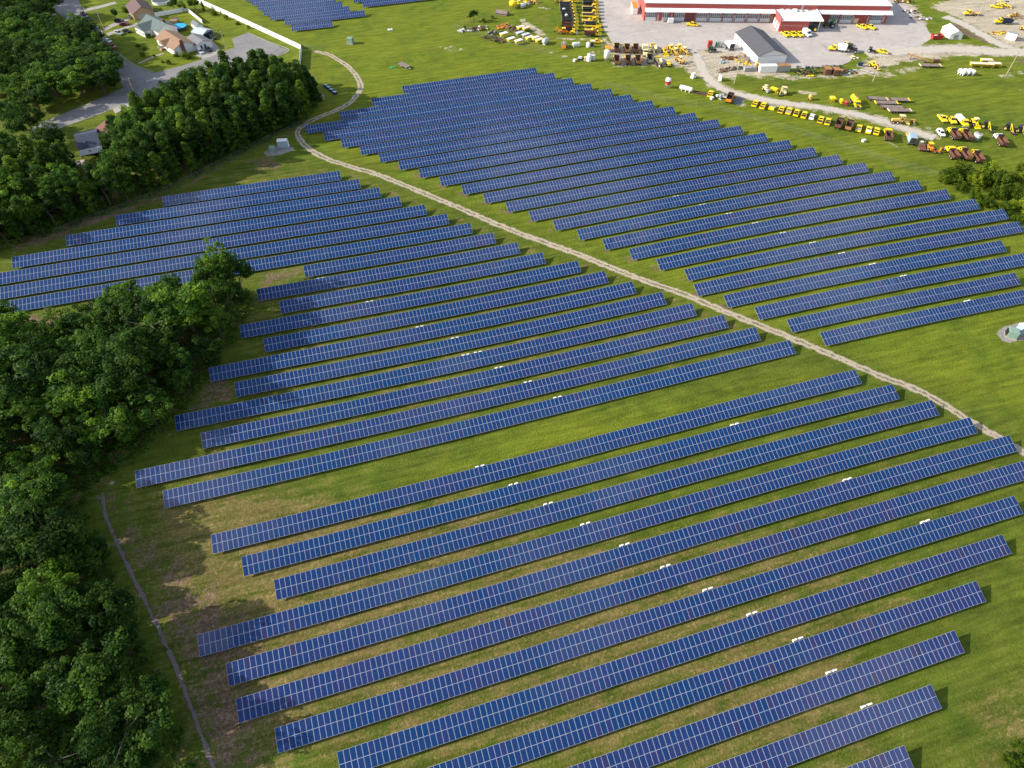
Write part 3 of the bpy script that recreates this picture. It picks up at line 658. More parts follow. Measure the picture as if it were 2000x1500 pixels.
def scatter(poly, gap, made, margin, hfun, maxn=400, tries=9000):
    xs = [p[0] for p in poly]; ys = [p[1] for p in poly]; out = []
    for _ in range(tries):
        p = (RND.uniform(min(xs), max(xs)), RND.uniform(min(ys), max(ys)))
        if not inside(p, poly): continue
        e = edge_d(p, poly)
        if e < margin: continue
        h = hfun(e)
        if not shows(p[0], p[1], h): continue
        if any(a < c_[0] < b and q < c_[1] < r for a, b, q, r in CLEAR for c_ in [to_px(p[0], p[1], 0.7*h), to_px(p[0], p[1], 0.95*h)]): continue
        if any((p[0]-q[0])**2+(p[1]-q[1])**2 < gap*gap for q in made): continue
        made.append(p); out.append((p, h, e))
        if len(out) >= maxn: break
    return out
W1P = PX(W1_EDGE); W2P = PX(W2_EDGE)
taken = []
TIP = [(448, 572, 17.5, 'tall pointed tree whose top rises over two solar rows at the wood edge'), (476, 575, 14, 'round dark tree at the tip of the wood beside a short solar row'), (420, 590, 13.5, 'broad tree left of the tallest tree at the wood tip'), (462, 610, 13, 'dark tree on the right flank of the wood tip'), (340, 606, 12.5, 'yellow green tree with lit top in front of shaded solar row'), (205, 645, 12, 'pale green tree with feathery top overlapping the last shaded row'), (92, 690, 12.5, 'light green rounded tree standing forward on bare ground at left'), (95, 865, 15.5, 'big yellow green crown lit from the left on the left edge'), (165, 1260, 17.5, 'large light green crown near the wire fence, low in the picture'), (245, 1235, 15.0, 'yellow tipped tree next to the wire fence'), (90, 1460, 15.5, 'broad pale green crown in the bottom left corner')]
for u, v, h, lab in TIP:
    p = P(u, v); taken.append((p.x, p.y)); tree('broad', p, h, lab, 'trees of the wood on the left', wide=0.95)
LAB1 = ['dark green broadleaf tree crowded among others inside the wood on the left', 'lower tree along the ragged field side edge of the left wood']
for p, h, e in scatter(W1P, 6.8, taken, 2.4, lambda e: RND.uniform(8.0, 10.5) if e < 5 else RND.uniform(10.5, 16.5)):
    if p[1] > 118: h *= 1.18
    tree('broad', p, h, LAB1[1 if e < 5 else 0], 'field side edge of the left wood' if e < 5 else 'inner trees of the left wood', wide=RND.uniform(1.1, 1.45))
# the belt of slender trees between the street and the solar field, with two houses in it
HOUSE_GAPS = [P(165, 285), P(205, 262), P(214, 250), P(180, 300)]
for q in HOUSE_GAPS: taken.append((q.x, q.y)); 
def h2(e): return RND.uniform(11.5, 14.5) if e < 4 else RND.uniform(14, 18.5)
ROWLAB = {'right': 'slender upright tree in the tall belt beside the cul-de-sac', 'mid': 'upright tree in the middle of the belt below the street', 'left': 'dark tree in the shaded belt at the left picture edge'}
for p, h, e in scatter(W2P, 4.2, taken, 0.9, h2):
    k = Vector((p[0], p[1], 0))-EYE; u = 1000+CF*k.dot(RGT)/k.dot(FWD)
    z = 'right' if u > 400 else 'mid' if u > 210 else 'left'
    if z == 'left' and min((Vector(p)-q.xy).length for q in HOUSE_GAPS) < 9: continue
    if z != 'right': h *= 0.96
    tree('column' if z == 'right' or RND.random() < 0.45 else 'broad', p, h, ROWLAB[z], 'belt of trees, %s part' % z, wide=RND.uniform(1.05, 1.4) if z == 'right' else 1.1)
for u, v, h, lab in [(55, 18, 16, 'dark shade tree in the top left corner, nearest the side street'), (22, 42, 16, 'dark tree at the left picture edge near the top'), (88, 4, 14, 'dark tree at the top edge beside the end of the side street'), (16, 95, 13, 'tree with bright yellow green top at the left edge'), (118, 62, 14, 'grey green oak crown at the head of the street corner clump'), (152, 62, 13, 'oak crown overhanging the side street'), (75, 105, 14, 'grey green crown on the left of the corner clump'), (135, 100, 14, 'yellow lit crown in the middle of the corner clump'), (178, 112, 13, 'crown reaching over the side street in the corner clump'), (95, 150, 13.5, 'dark crown at the lower left of the corner clump'), (145, 150, 13.5, 'dark crown at the lower middle of the corner clump'), (192, 152, 12, 'dark round crown at the street corner itself'), (30, 165, 12, 'dark tree in the shaded yard at the left edge'), (8, 215, 13, 'dark tree at the left edge just above the main street'), (48, 232, 15, 'big dark tree left of the main street end'), (100, 262, 14, 'dark tree left of the house with the slate roof'), (40, 60, 15, 'dark tree above the dark red roof at the left edge'), (100, 80, 13, 'grey green crown at the upper left of the corner clump'), (165, 85, 13, 'grey green crown hanging over the side street kerb'), (120, 128, 14, 'dark crown in the heart of the corner clump'), (168, 135, 13, 'dark crown right of the heart of the corner clump'), (205, 125, 10, 'small crown at the right tip of the corner clump'), (70, 135, 13, 'dark crown at the left end of the corner clump'), (5, 60, 15, 'dark crown at the left edge above the dark red roof'), (60, 185, 12, 'dark tree in the shaded yard below the corner clump'), (20, 285, 14, 'dark tree at the left edge below the street'), (72, 300, 14, 'shaded tree below and left of the slate roofed house'), (112, 328, 12, 'lit tree in front of the slate roofed house'), (226, 240, 11, 'bright tree hiding the right end of the reddish roof'), (214, 268, 10, 'tree in front of the wall of the house with the reddish roof'), (236, 258, 11, 'bright tree right of the house with the reddish roof')]:
    taken.append(tuple(crown_at(u, v, h))[:2]); tree('broad', crown_at(u, v, h), h, lab, 'yard trees near the street', wide=1.75 if u < 200 and v < 190 else 1.15)
W3P = [PX([(-80, -40), (100, -30), (98, 8), (72, 40), (40, 75), (-80, 90)]), PX([(-60, 115), (60, 95), (110, 75), (175, 75), (225, 120), (245, 172), (150, 200), (100, 212), (-60, 215)])]
for q, lab in zip(W3P, ('shade tree in the dark grove filling the top left corner', 'shade tree in the corner clump between side street and main street')):
    for p, h, e in scatter(q, 8.0, taken, 2.5, lambda e: RND.uniform(11, 15)): tree('broad', p, h, lab, 'grove in the top left corner' if q is W3P[0] else 'clump at the street corner', wide=RND.uniform(1.3, 1.6))
for u, v, h, lab, kd in [(222, 26, 5.2, 'small dark purple leaved tree alone on a front lawn', 'broad'), (338, 8, 6.5, 'backyard tree behind the round empty pool', 'broad'), (356, 13, 5.5, 'backyard tree at the corner of the white yard fence', 'broad'), (378, 6, 6.5, 'tree at the top edge beside the long white fence', 'broad'), (396, 14, 5.5, 'pale green tree by the start of the long white fence', 'column'), (925, 30, 6.2, 'single round dark tree alone by the scrap heap in the far field', 'broad'), (244, 17, 3.0, 'rounded shrub beside the brown roofed house', 'bush'), (361, 106, 3.6, 'rounded small tree at the corner of the tan roofed house', 'bush'), (343, 105, 2.2, 'shrub below the front wall of the tan roofed house', 'bush'), (289, 69, 2.2, 'shrub beside the front steps of the green roofed house', 'bush'), (269, 88, 1.6, 'small clipped shrub, highest on the corner lawn', 'bush'), (281, 93, 1.5, 'small shrub right of the highest one on the corner lawn', 'bush'), (277, 105, 2.4, 'tallest dark clipped shrub on the corner lawn', 'bush'), (300, 108, 1.0, 'tiny shrub by the footpath on the corner lawn', 'bush'), (317, 119, 1.4, 'low shrub below the footpath', 'bush'), (329, 121, 2.0, 'dark clipped shrub below the footpath', 'bush'), (418, 24, 2.6, 'shrub against the long white fence, nearest the top', 'bush'), (441, 33, 2.4, 'shrub against the long white fence, below the first', 'bush'), (464, 44, 1.8, 'small shrub against the middle of the long white fence', 'bush'), (485, 52, 1.6, 'small shrub against the lower part of the long white fence', 'bush'), (908, 53, 1.5, 'low dark bush left in the fenced scrap corner', 'bush'), (962, 33, 1.6, 'dark bush on the fence line by the single tree', 'bush'), (945, 39, 1.8, 'dark bush between the single tree and fence line', 'bush'), (98, 18, 3.0, 'rounded shrub at the end of the pale driveway', 'bush')]:
    tree(kd, crown_at(u, v, h, 0.5), h, lab, None, name='shrub' if kd == 'bush' else 'tree', wide=1.25 if h > 6 and kd == 'broad' else 1.0, cat='shrub' if kd == 'bush' else 'tree')
for k, (u, v, h, w, lab) in enumerate([(1858, 338, 5.2, 1.3, 'dark green rounded bush at the left tip of the thicket'), (1882, 328, 5.5, 1.3, 'dark bush in front of the last dump truck'), (1905, 352, 5.0, 1.2, 'yellow green bush in the middle of the thicket'), (1938, 336, 6.8, 1.3, 'tallest bright yellow green tree of the thicket'), (1960, 352, 6.2, 1.2, 'green tree right of the brightest one'), (1985, 372, 5.0, 1.2, 'dark bush at the right picture edge by the thicket hollow'), (1880, 362, 3.5, 1.2, 'low yellowish bush along the field side of the thicket'), (1908, 378, 4.2, 1.1, 'pale bush beside the end of a solar row'), (1932, 392, 4.2, 1.2, 'low bush between two solar row ends'), (1950, 372, 4.8, 1.2, 'dark bush deep in the thicket'), (1968, 402, 4.5, 1.2, 'yellow bush low in the thicket'), (1994, 398, 5.0, 1.2, 'bright bush at the right edge of the picture'), (1990, 425, 3.6, 1.2, 'lowest bush of the thicket at the right edge'), (1846, 348, 3.2, 1.3, 'low bush at the far left foot of the thicket'), (1868, 348, 4.0, 1.3, 'low green bush left of the yellow one in the thicket'), (1920, 350, 4.5, 1.3, 'yellow green bush left of the tallest thicket tree'), (1975, 345, 4.8, 1.3, 'bush between the tallest thicket tree and the right edge'), (1895, 340, 4.6, 1.2, 'bush right behind the dark left tip of the thicket'), (2004, 345, 4.5, 1.2, 'bush cut by the right edge above the thicket'), (1996, 326, 3.2, 1.2, 'grass coloured bush on the upper right of the thicket')]):
    tree('bush', crown_at(u, v, h, 0.5), h, lab, 'bushes of the thicket at the right edge', name='bush', wide=w*0.85, cat='bush')
for u, v, h, lab in [(1978, 1488, 2.4, 'yellow green bush in the bottom right corner'), (1996, 1462, 2.6, 'dark green bush cut by the bottom right edge'), (2006, 1500, 2.6, 'bush in the very corner at bottom right')]:
    tree('bush', crown_at(u, v, h, 0.4), h, lab, None, name='bush', cat='bush')
# undergrowth under and in front of the trees: nobody could count it
_rng = np.random.default_rng(5); _lob = []
for poly, n, top in ((W1P, 1700, 2.6), (W2P, 1300, 2.4)):
    xs = [p[0] for p in poly]; ys = [p[1] for p in poly]; c = 0
    for _ in range(n*14):
        p = (RND.uniform(min(xs), max(xs)), RND.uniform(min(ys), max(ys)))
        if not inside(p, poly) or not shows(p[0], p[1], 1, 5): continue
        e = edge_d(p, poly)
        if e < 0.3 or (e > 12 and RND.random() < 0.7): continue
        if min((Vector(p)-q.xy).length for q in HOUSE_GAPS) < 7: continue
        z = RND.uniform(0.2, top if e > 2 else 1.3); _lob.append((np.array([p[0], p[1], T(*p)+z]), RND.uniform(0.7, 1.3))); c += 1
        if c >= n: break
ug = link('undergrowth', leaf_cloud('undergrowth', _lob, 22, 0.30, M_LEAF, _rng))
tag(ug, kind='stuff')
# ---------------------------------------------------------------- paints
YEL = mat('yellow_paint', (0.84, 0.60, 0.015), 0.45, 0, .08, 2); YEL2 = mat('faded_yellow_paint', (0.62, 0.40, 0.10), 0.6, 0, .2, 2); CREAM = mat('cream_paint', (0.72, 0.60, 0.34), 0.55, 0, .12, 2)
ORG = mat('orange_paint', (0.80, 0.24, 0.02), 0.5, 0, .12, 2); WHT = mat('white_paint', (0.80, 0.80, 0.79), 0.5, 0, .05); RUST = mat('rusty_steel', (0.135, 0.060, 0.038), 0.85, 0, .4, 1.5); RUST2 = mat('orange_rust', (0.34, 0.16, 0.06), 0.85, 0, .4, 1.5)
DARK = mat('dark_steel', (0.035, 0.033, 0.035), 0.6, 0, .2); GLASS = mat('dark_glass', (0.012, 0.016, 0.020), 0.12, 0, .05, 1, 0.6); TYRE = mat('tyre_rubber', (0.018, 0.018, 0.018), 0.85, 0, .1); HUB = mat('wheel_hub', (0.45, 0.43, 0.38), 0.5, 0.2, .1)
GREY = mat('grey_metal', (0.34, 0.34, 0.34), 0.55, 0.2, .15); TARP = mat('pale_tarp', (0.70, 0.60, 0.46), 0.8, 0, .12); GTARP = mat('grey_tarp', (0.52, 0.55, 0.57), 0.75, 0, .12); PLANK = mat('grey_planks', (0.22, 0.17, 0.145), 0.9, 0, .4, 1.2)
RED = mat('red_paint', (0.42, 0.04, 0.03), 0.5, 0, .12); MAROON = mat('maroon_paint', (0.16, 0.012, 0.022), 0.3, 0, .05); SILVER = mat('silver_paint', (0.50, 0.52, 0.54), 0.3, 0.4, .03); BLACKP = mat('black_paint', (0.014, 0.016, 0.02), 0.25, 0, .03); NAVY = mat('navy_paint', (0.02, 0.035, 0.07), 0.35, 0, .05)
GREEN = mat('tractor_green', (0.02, 0.075, 0.03), 0.5, 0, .1); BLUEG = mat('blue_grey_paint', (0.30, 0.40, 0.48), 0.5, 0, .1); PGREEN = mat('cabinet_green', (0.20, 0.30, 0.24), 0.6, 0, .1); WOOD = mat('weathered_wood', (0.26, 0.19, 0.13), 0.9, 0, .3, 3); POLEW = mat('pole_wood', (0.42, 0.36, 0.29), 0.9, 0, .2, 1)
RIGHT, AWAY, NEAR = math.radians(-17.5), math.radians(72.5), math.radians(-107.5)

# ---------------------------------------------------------------- vehicles (built along +x, on the ground at z = 0)
def wheel(root, x, y, r, w, hub=HUB):
    b = MB(); b.lathe((x, y-w/2, r), (0, 1, 0), [(0, r*0.55), (0, r*0.96), (w*0.12, r), (w*0.88, r), (w, r*0.96), (w, r*0.55)], TYRE, 14); wh = b.build('wheel', root)
    s = 1 if y > 0 else -1
    b = MB(); b.lathe((x, y+s*(w/2-0.03), r), (0, s, 0), [(0, r*0.56), (0.035, r*0.5), (0.05, r*0.2)], hub, 10); b.build('rim', wh)
def pickup(body=YEL, bed='open', bedm=DARK, tail=True):
    root = thing('pickup_truck', 'x', 'pickup truck')
    b = MB()
    b.prism([(-2.75, 0.42), (2.72, 0.40), (2.80, 0.62), (2.74, 0.92), (1.35, 1.06), (1.0, 1.08), (-0.72, 1.08), (-0.78, 0.82), (-2.75, 0.82)], 1.96, body)
    for s in (-1, 1): b.box((-1.76, s*0.93, 0.95), (1.98, 0.10, 0.28), body)
    b.prism([(1.05, 1.08), (0.42, 1.74), (0.20, 1.80), (-0.55, 1.80), (-0.68, 1.72), (-0.74, 1.08)], 1.80, body, wt=1.50)
    b.build('body', root)
    if tail:
        b = MB(); b.box((-2.71, 0, 0.95), (0.08, 1.76, 0.27), body); b.build('tailgate', root)
    b = MB()
    if bed == 'open': b.box((-1.74, 0, 0.835), (1.86, 1.76, 0.025), bedm)
    elif bed == 'cover': b.box((-1.74, 0, 1.03), (1.90, 1.78, 0.06), bedm)
    else:
        b.box((-1.74, 0, 1.15), (1.86, 1.7, 0.62), bedm, top=(0.9, 0.85))
    b.build('bed_cover' if bed != 'open' else 'bed_floor', root)
    b = MB(); b.face([(1.045, -0.80, 1.13), (1.045, 0.80, 1.13), (0.47, 0.70, 1.70), (0.47, -0.70, 1.70)], GLASS); b.build('windshield', root)
    b = MB(); b.face([(-0.755, -0.76, 1.16), (-0.755, 0.76, 1.16), (-0.70, 0.66, 1.66), (-0.70, -0.66, 1.66)], GLASS); b.build('rear_window', root)
    for s in (-1, 1):
        b = MB(); b.face([(0.82, s*0.895, 1.16), (-0.62, s*0.895, 1.16), (-0.55, s*0.79, 1.66), (0.38, s*0.79, 1.66)], GLASS); b.build('side_window', root)
    for x in (1.85, -1.65):
        for s in (-1, 1): wheel(root, x, s*0.86, 0.39, 0.26)
    b = MB(); b.box((2.80, 0, 0.52), (0.14, 1.86, 0.2), DARK); b.build('bumper', root)
    return root
def car(body=SILVER, suv=False):
    root = thing('parked_car', 'x', 'car'); h = 1.66 if suv else 1.42
    b = MB(); b.prism([(-2.25, 0.30), (2.2, 0.28), (2.30, 0.55), (2.18, 0.76), (1.05, 0.93), (-1.55 if not suv else -2.15, 0.96), (-2.25, 0.80)], 1.80, body)
    b.prism([(1.12, 0.92), (0.35, h-0.03), (0.1, h), (-0.9 if not suv else -1.75, h), (-1.1 if not suv else -1.95, h-0.05), (-1.75 if not suv else -2.15, 0.95)], 1.66, body, wt=1.26); b.build('body', root)
    b = MB(); b.face([(1.10, -0.74, 0.97), (1.10, 0.74, 0.97), (0.40, 0.62, h-0.08), (0.40, -0.62, h-0.08)], GLASS); b.build('windshield', root)
    xr = (-1.77, -1.12) if not suv else (-2.18, -1.98)
    b = MB(); b.face([(xr[0], -0.72, 1.0), (xr[0], 0.72, 1.0), (xr[1], 0.6, h-0.09), (xr[1], -0.6, h-0.09)], GLASS); b.build('rear_window', root)
    for s in (-1, 1):
        b = MB(); b.face([(0.85, s*0.835, 0.99), (-1.4, s*0.835, 0.99), (-0.95, s*0.675, h-0.1), (0.3, s*0.675, h-0.1)], GLASS); b.build('side_window', root)
    for x in (1.4, -1.4):
        for s in (-1, 1): wheel(root, x, s*0.8, 0.33, 0.22)
    return root
def van():
    root = thing('cargo_van', 'x', 'van')
    b = MB(); b.prism([(-2.9, 0.40), (2.7, 0.38), (2.85, 0.7), (2.70, 1.12), (1.95, 1.30), (1.25, 2.30), (0.9, 2.48), (-2.75, 2.48), (-2.9, 2.35)], 2.05, WHT, wt=1.75); b.build('body', root)
    b = MB(); b.face([(1.97, -0.86, 1.36), (1.97, 0.86, 1.36), (1.33, 0.78, 2.24), (1.33, -0.78, 2.24)], GLASS); b.build('windshield', root)
    for s in (-1, 1):
        b = MB(); b.face([(1.7, s*0.99, 1.42), (0.7, s*0.99, 1.42), (0.75, s*0.925, 2.05), (1.3, s*0.925, 2.05)], GLASS); b.build('side_window', root)
    for x in (1.85, -1.85):
        for s in (-1, 1): wheel(root, x, s*0.9, 0.37, 0.26)
    b = MB(); b.box((2.82, 0, 0.52), (0.12, 1.9, 0.22), DARK); b.build('bumper', root)
    return root
def truck_front(root, body=YEL, cabx=2.0, nose=True):
    b = MB()
    b.box((0, 0, 0.78), (7.6, 0.9, 0.26), DARK); b.build('chassis', root)
    b = MB()
    b.prism([(cabx-0.75, 0.9), (cabx+0.85, 0.9), (cabx+0.85, 1.55), (cabx+0.55, 2.45), (cabx-0.65, 2.55), (cabx-0.75, 2.4)], 2.2, body, wt=1.95)
    if nose: b.prism([(cabx+0.8, 0.75), (cabx+2.25, 0.75), (cabx+2.3, 1.30), (cabx+2.1, 1.52), (cabx+0.8, 1.72)], 1.75, body, wt=1.45)
    for s in (-1, 1): b.box((cabx+1.55, s*0.95, 1.05), (1.15, 0.42, 0.14), body)
    b.build('cab', root)
    b = MB(); b.face([(cabx+0.865, -0.95, 1.68), (cabx+0.865, 0.95, 1.68), (cabx+0.60, 0.90, 2.36), (cabx+0.60, -0.90, 2.36)], GLASS); b.build('windshield', root)
    for s in (-1, 1):
        b = MB(); b.face([(cabx+0.6, s*1.085, 1.7), (cabx-0.4, s*1.085, 1.7), (cabx-0.38, s*1.005, 2.32), (cabx+0.35, s*1.005, 2.32)], GLASS); b.build('side_window', root)
    b = MB(); b.box((cabx+2.36, 0, 0.72), (0.16, 2.2, 0.3), GREY); b.build('bumper', root)
    for x in (cabx+1.55, -1.3, -2.65):
        for s in (-1, 1): wheel(root, x, s*1.0, 0.5, 0.34)
def dump_truck(body=YEL, bed=RUST, floor=RUST2, shield=DARK, gate=None, wide=2.45, cover=None):
    root = thing('dump_truck', 'x', 'dump truck'); truck_front(root, body, 2.0)
    w = wide/2
    b = MB()
    b.rings([[(-3.9, -w*0.86, 1.05), (0.95, -w*0.86, 1.05), (0.95, w*0.86, 1.05), (-3.9, w*0.86, 1.05)], [(-4.0, -w, 2.25), (1.0, -w, 2.25), (1.0, w, 2.25), (-4.0, w, 2.25)]], bed, caps=False)
    b.rings([[(-3.82, -w*0.80, 1.16), (0.86, -w*0.80, 1.16), (0.86, w*0.80, 1.16), (-3.82, w*0.80, 1.16)], [(-3.88, -w*0.93, 2.25), (0.9, -w*0.93, 2.25), (0.9, w*0.93, 2.25), (-3.88, w*0.93, 2.25)]], bed, caps=False)
    for a, c in ((-1, 0), (1, 0)):
        b.face([(-4.0, a*w, 2.252), (1.0, a*w, 2.252), (0.9, a*w*0.93, 2.252), (-3.88, a*w*0.93, 2.252)], gate or bed)
    b.face([(-3.9, -w*0.86, 1.05), (0.95, -w*0.86, 1.05), (0.95, w*0.86, 1.05), (-3.9, w*0.86, 1.05)], DARK)
    for k in range(5):
        for s in (-1, 1): b.box((-3.3+k*0.95, s*w*0.965, 1.6), (0.12, 0.10, 1.1), bed)
    bd = b.build('dump_bed', root)
    b = MB(); b.face([(-3.82, -w*0.80, 1.168), (-1.7, -w*0.80, 1.168), (-1.7, w*0.80, 1.168), (-3.82, w*0.80, 1.168)], floor); b.face([(-1.7, -w*0.80, 1.168), (0.86, -w*0.80, 1.168), (0.86, w*0.80, 1.168), (-1.7, w*0.80, 1.168)], DARK if floor is RUST2 else floor)
    b.build('bed_floor', bd)
    b = MB(); b.box((1.25, 0, 2.62), (1.0, wide*0.94, 0.07), shield); b.box((0.95, 0, 2.40), (0.07, wide*0.96, 0.55), shield); b.build('cab_shield', root)
    b = MB(); b.box((-4.0, 0, 1.65), (0.09, wide*0.9, 1.15), gate or bed, ry=math.radians(-4)); b.build('tailgate', root)
    if cover:
        b = MB(); b.box((-1.5, 0, 2.34), (4.9, wide, 0.14), cover, top=(1, .9)); b.build('bed_cover', root)
    return root
def vbox(b, L, w, h0, h1, m, inner, x0=0.0, wb=0.6):
    lo = [(x0-L/2*0.92, -wb/2, h0), (x0+L/2*0.92, -wb/2, h0), (x0+L/2*0.92, wb/2, h0), (x0-L/2*0.92, wb/2, h0)]
    hi = [(x0-L/2, -w/2, h1), (x0+L/2, -w/2, h1), (x0+L/2, w/2, h1), (x0-L/2, w/2, h1)]
    hi2 = [(x*0.95+x0*0.05, y*0.93, h1) for x, y, z in hi]; lo2 = [(x, y*0.8, h0+0.08) for x, y, z in lo]
    b.rings([lo, hi, hi2, lo2], m, caps=False); b.face(lo2, inner); b.face(lo, m)
def spreader_truck(body=YEL, hop=CREAM):
    root = thing('spreader_truck', 'x', 'spreader truck'); truck_front(root, body, 2.0)
    b = MB(); vbox(b, 4.6, 2.4, 1.05, 2.35, hop, RUST2, -1.3); b.build('hopper', root)
    b = MB(); b.tube((-4.0, 0, 1.1), (-4.5, 0, 0.55), 0.25, 0.32, hop, 8); b.box((-4.5, 0, 0.5), (0.7, 0.7, 0.12), GREY); b.build('spinner_chute', root)
    b = MB(); b.box((0.95, 0, 2.42), (0.07, 2.3, 0.55), DARK); b.build('cab_shield', root)
    return root
def tank_truck():
    root = thing('tank_truck', 'x', 'tank truck'); truck_front(root, YEL, 2.2, nose=False)
    b = MB(); b.lathe((-3.6, 0, 1.95), (1, 0, 0), [(0, 0.5), (0.15, 0.95), (0.4, 1.08), (4.2, 1.08), (4.5, 0.95), (4.65, 0.5)], YEL, 16); b.build('tank', root)
    b = MB(); 
    for k in range(3): b.box((-2.6+k*1.2, 0, 3.02), (0.7, 0.5, 0.12), DARK)
    b.box((-1.4, 0, 2.98), (4.0, 0.66, 0.05), YEL2); b.build('walkway', root)
    return root
def box_truck(cab=YEL, box=WHT, door=DARK, L=4.8):
    root = thing('box_truck', 'x', 'box truck'); truck_front(root, cab, 2.0)
    b = MB(); b.box((-1.45, 0, 2.1), (L, 2.4, 2.2), box); b.build('box', root)
    b = MB(); b.box((-1.45-L/2-0.02, 0, 2.05), (0.06, 2.1, 1.9), door); b.build('rear_door', root)
    return root
def flatbed(cab=YEL, deck=GREY, boom=None, load=None):
    root = thing('flatbed_truck', 'x', 'flatbed truck'); truck_front(root, cab, 2.0)
    b = MB(); b.box((-1.5, 0, 1.08), (5.2, 2.4, 0.16), deck)
    b.box((1.06, 0, 1.7), (0.1, 2.3, 1.1), deck); b.build('deck', root)
    if load:
        b = MB()
        for k in range(3): b.box((-3.1+k*1.5, 0.1*k-0.1, 1.62), (1.25, 1.9-0.2*k, 0.92), load)
        b.build('load', root)
    if boom:
        b = MB(); b.lathe((-0.2, 0, 1.15), (0, 0, 1), [(0, 0.7), (0.7, 0.6), (0.9, 0.3)], boom, 10); b.build('turntable', root)
        b = MB(); b.box((-0.6, 0.05, 2.75), (8.4, 0.46, 0.5), boom, ry=math.radians(2)); b.box((3.0, 0.05, 2.62), (1.5, 0.34, 0.36), CREAM, ry=math.radians(2)); b.build('boom', root)
        for s in (-1, 1):
            b = MB(); b.box((-3.7, s*1.3, 0.75), (0.25, 0.22, 1.4), boom); b.build('outrigger', root)
    return root
def tractor(body=GREEN, wheelc=None, boom=None, cab=True, dark=False):
    root = thing('tractor', 'x', 'tractor'); wc = wheelc or HUB
    b = MB(); b.prism([(-0.3, 0.75), (1.9, 0.75), (1.95, 1.25), (1.7, 1.5), (-0.3, 1.62)], 0.85, body); b.box((-0.9, 0, 0.95), (1.4, 0.8, 0.6), DARK); b.build('bonnet', root)
    if cab:
        b = MB(); b.prism([(-1.5, 1.1), (0.0, 1.1), (-0.1, 2.45), (-1.35, 2.45)], 1.45, GLASS, wt=1.3); c = b.build('cab', root)
        b = MB(); b.box((-0.75, 0, 2.54), (1.6, 1.5, 0.14), body if not boom else DARK, top=(.9, .9)); b.build('roof', c)
    else:
        b = MB(); b.box((-0.95, 0, 1.35), (0.55, 0.6, 0.5), DARK); b.build('seat', root)
        b = MB()
        for x in (-1.5, -0.3):
            for s in (-1, 1): b.box((x, s*0.65, 1.75), (0.08, 0.08, 1.3), body)
        b.box((-0.9, 0, 2.45), (1.7, 1.6, 0.12), boom or body); b.build('canopy', root)
    for s in (-1, 1):
        wheel(root, -0.95, s*0.95, 0.82, 0.45, wc); wheel(root, 1.45, s*0.8, 0.48, 0.3, wc)
        b = MB(); b.box((-0.95, s*0.95, 1.72), (1.2, 0.5, 0.08), body); b.build('fender', root)
    if boom:
        b = MB(); b.tube((0.9, -1.0, 0.9), (0.2, -1.5, 3.3), 0.17, 0.15, boom, 6); b.tube((0.2, -1.5, 3.3), (2.4, -2.2, 0.6), 0.15, 0.12, boom, 6); b.box((2.5, -2.25, 0.45), (1.3, 1.0, 0.4), DARK); b.build('mower_arm', root)
    return root
def loader(body=YEL, bucket=True, hoe=False, canopy=CREAM):
    root = thing('wheel_loader', 'x', 'loader')
    b = MB(); b.prism([(-2.3, 0.75), (0.2, 0.75), (0.2, 1.25), (-0.9, 1.6), (-2.2, 1.55)], 1.3, body); b.box((1.0, 0, 0.95), (1.6, 0.8, 0.6), body); b.build('body', root)
    b = MB()
    for x in (-0.75, 0.55):
        for s in (-1, 1): b.box((x, s*0.62, 1.95), (0.09, 0.09, 1.3), body)
    b.box((-0.1, 0, 2.65), (1.75, 1.6, 0.14), canopy, top=(.92, .92)); b.box((-0.2, 0, 1.5), (0.7, 0.7, 0.5), DARK); b.build('cab', root)
    for x, r in ((-1.4, .7), (1.3, .7 if not hoe else .5)):
        for s in (-1, 1): wheel(root, x, s*0.95, r, 0.42, YEL2)
    if bucket:
        b = MB()
        for s in (-1, 1): b.tube((0.4, s*0.42, 1.5), (2.7, s*0.42, 0.75), 0.12, 0.1, body, 6)
        b.build('lift_arms', root)
        b = MB(); b.prism([(2.55, 0.15), (3.6, 0.1), (3.55, 0.2), (2.75, 0.35), (2.65, 1.0), (2.5, 1.05)], 2.3, body); b.build('bucket', root)
    if hoe:
        b = MB(); b.tube((-2.3, 0, 1.0), (-3.2, 0.15, 3.1), 0.18, 0.16, body, 6); b.tube((-3.2, 0.15, 3.1), (-4.3, 0.25, 1.3), 0.15, 0.11, body, 6); b.box((-4.3, 0.25, 0.95), (0.7, 0.6, 0.6), DARK); b.build('backhoe_arm', root)
    return root
def roller(body=YEL):
    root = thing('road_roller', 'x', 'road roller')
    b = MB(); b.box((-0.6, 0, 1.1), (2.4, 1.3, 0.8), body, top=(.85, .9)); b.box((1.1, 0, 0.9), (1.3, 1.1, 0.35), body); b.build('body', root)
    b = MB(); b.lathe((1.5, -0.75, 0.62), (0, 1, 0), [(0, 0.5), (0.02, 0.62), (1.48, 0.62), (1.5, 0.5)], GREY, 16); b.build('drum', root)
    for s in (-1, 1): wheel(root, -1.1, s*0.75, 0.62, 0.4, YEL2)
    b = MB(); b.box((-0.3, 0, 2.35), (1.3, 1.2, 0.1), body)
    for s in (-1, 1):
        for x in (-.8, .2): b.box((x, s*.5, 1.9), (.07, .07, .9), body)
    b.build('canopy', root)
    return root
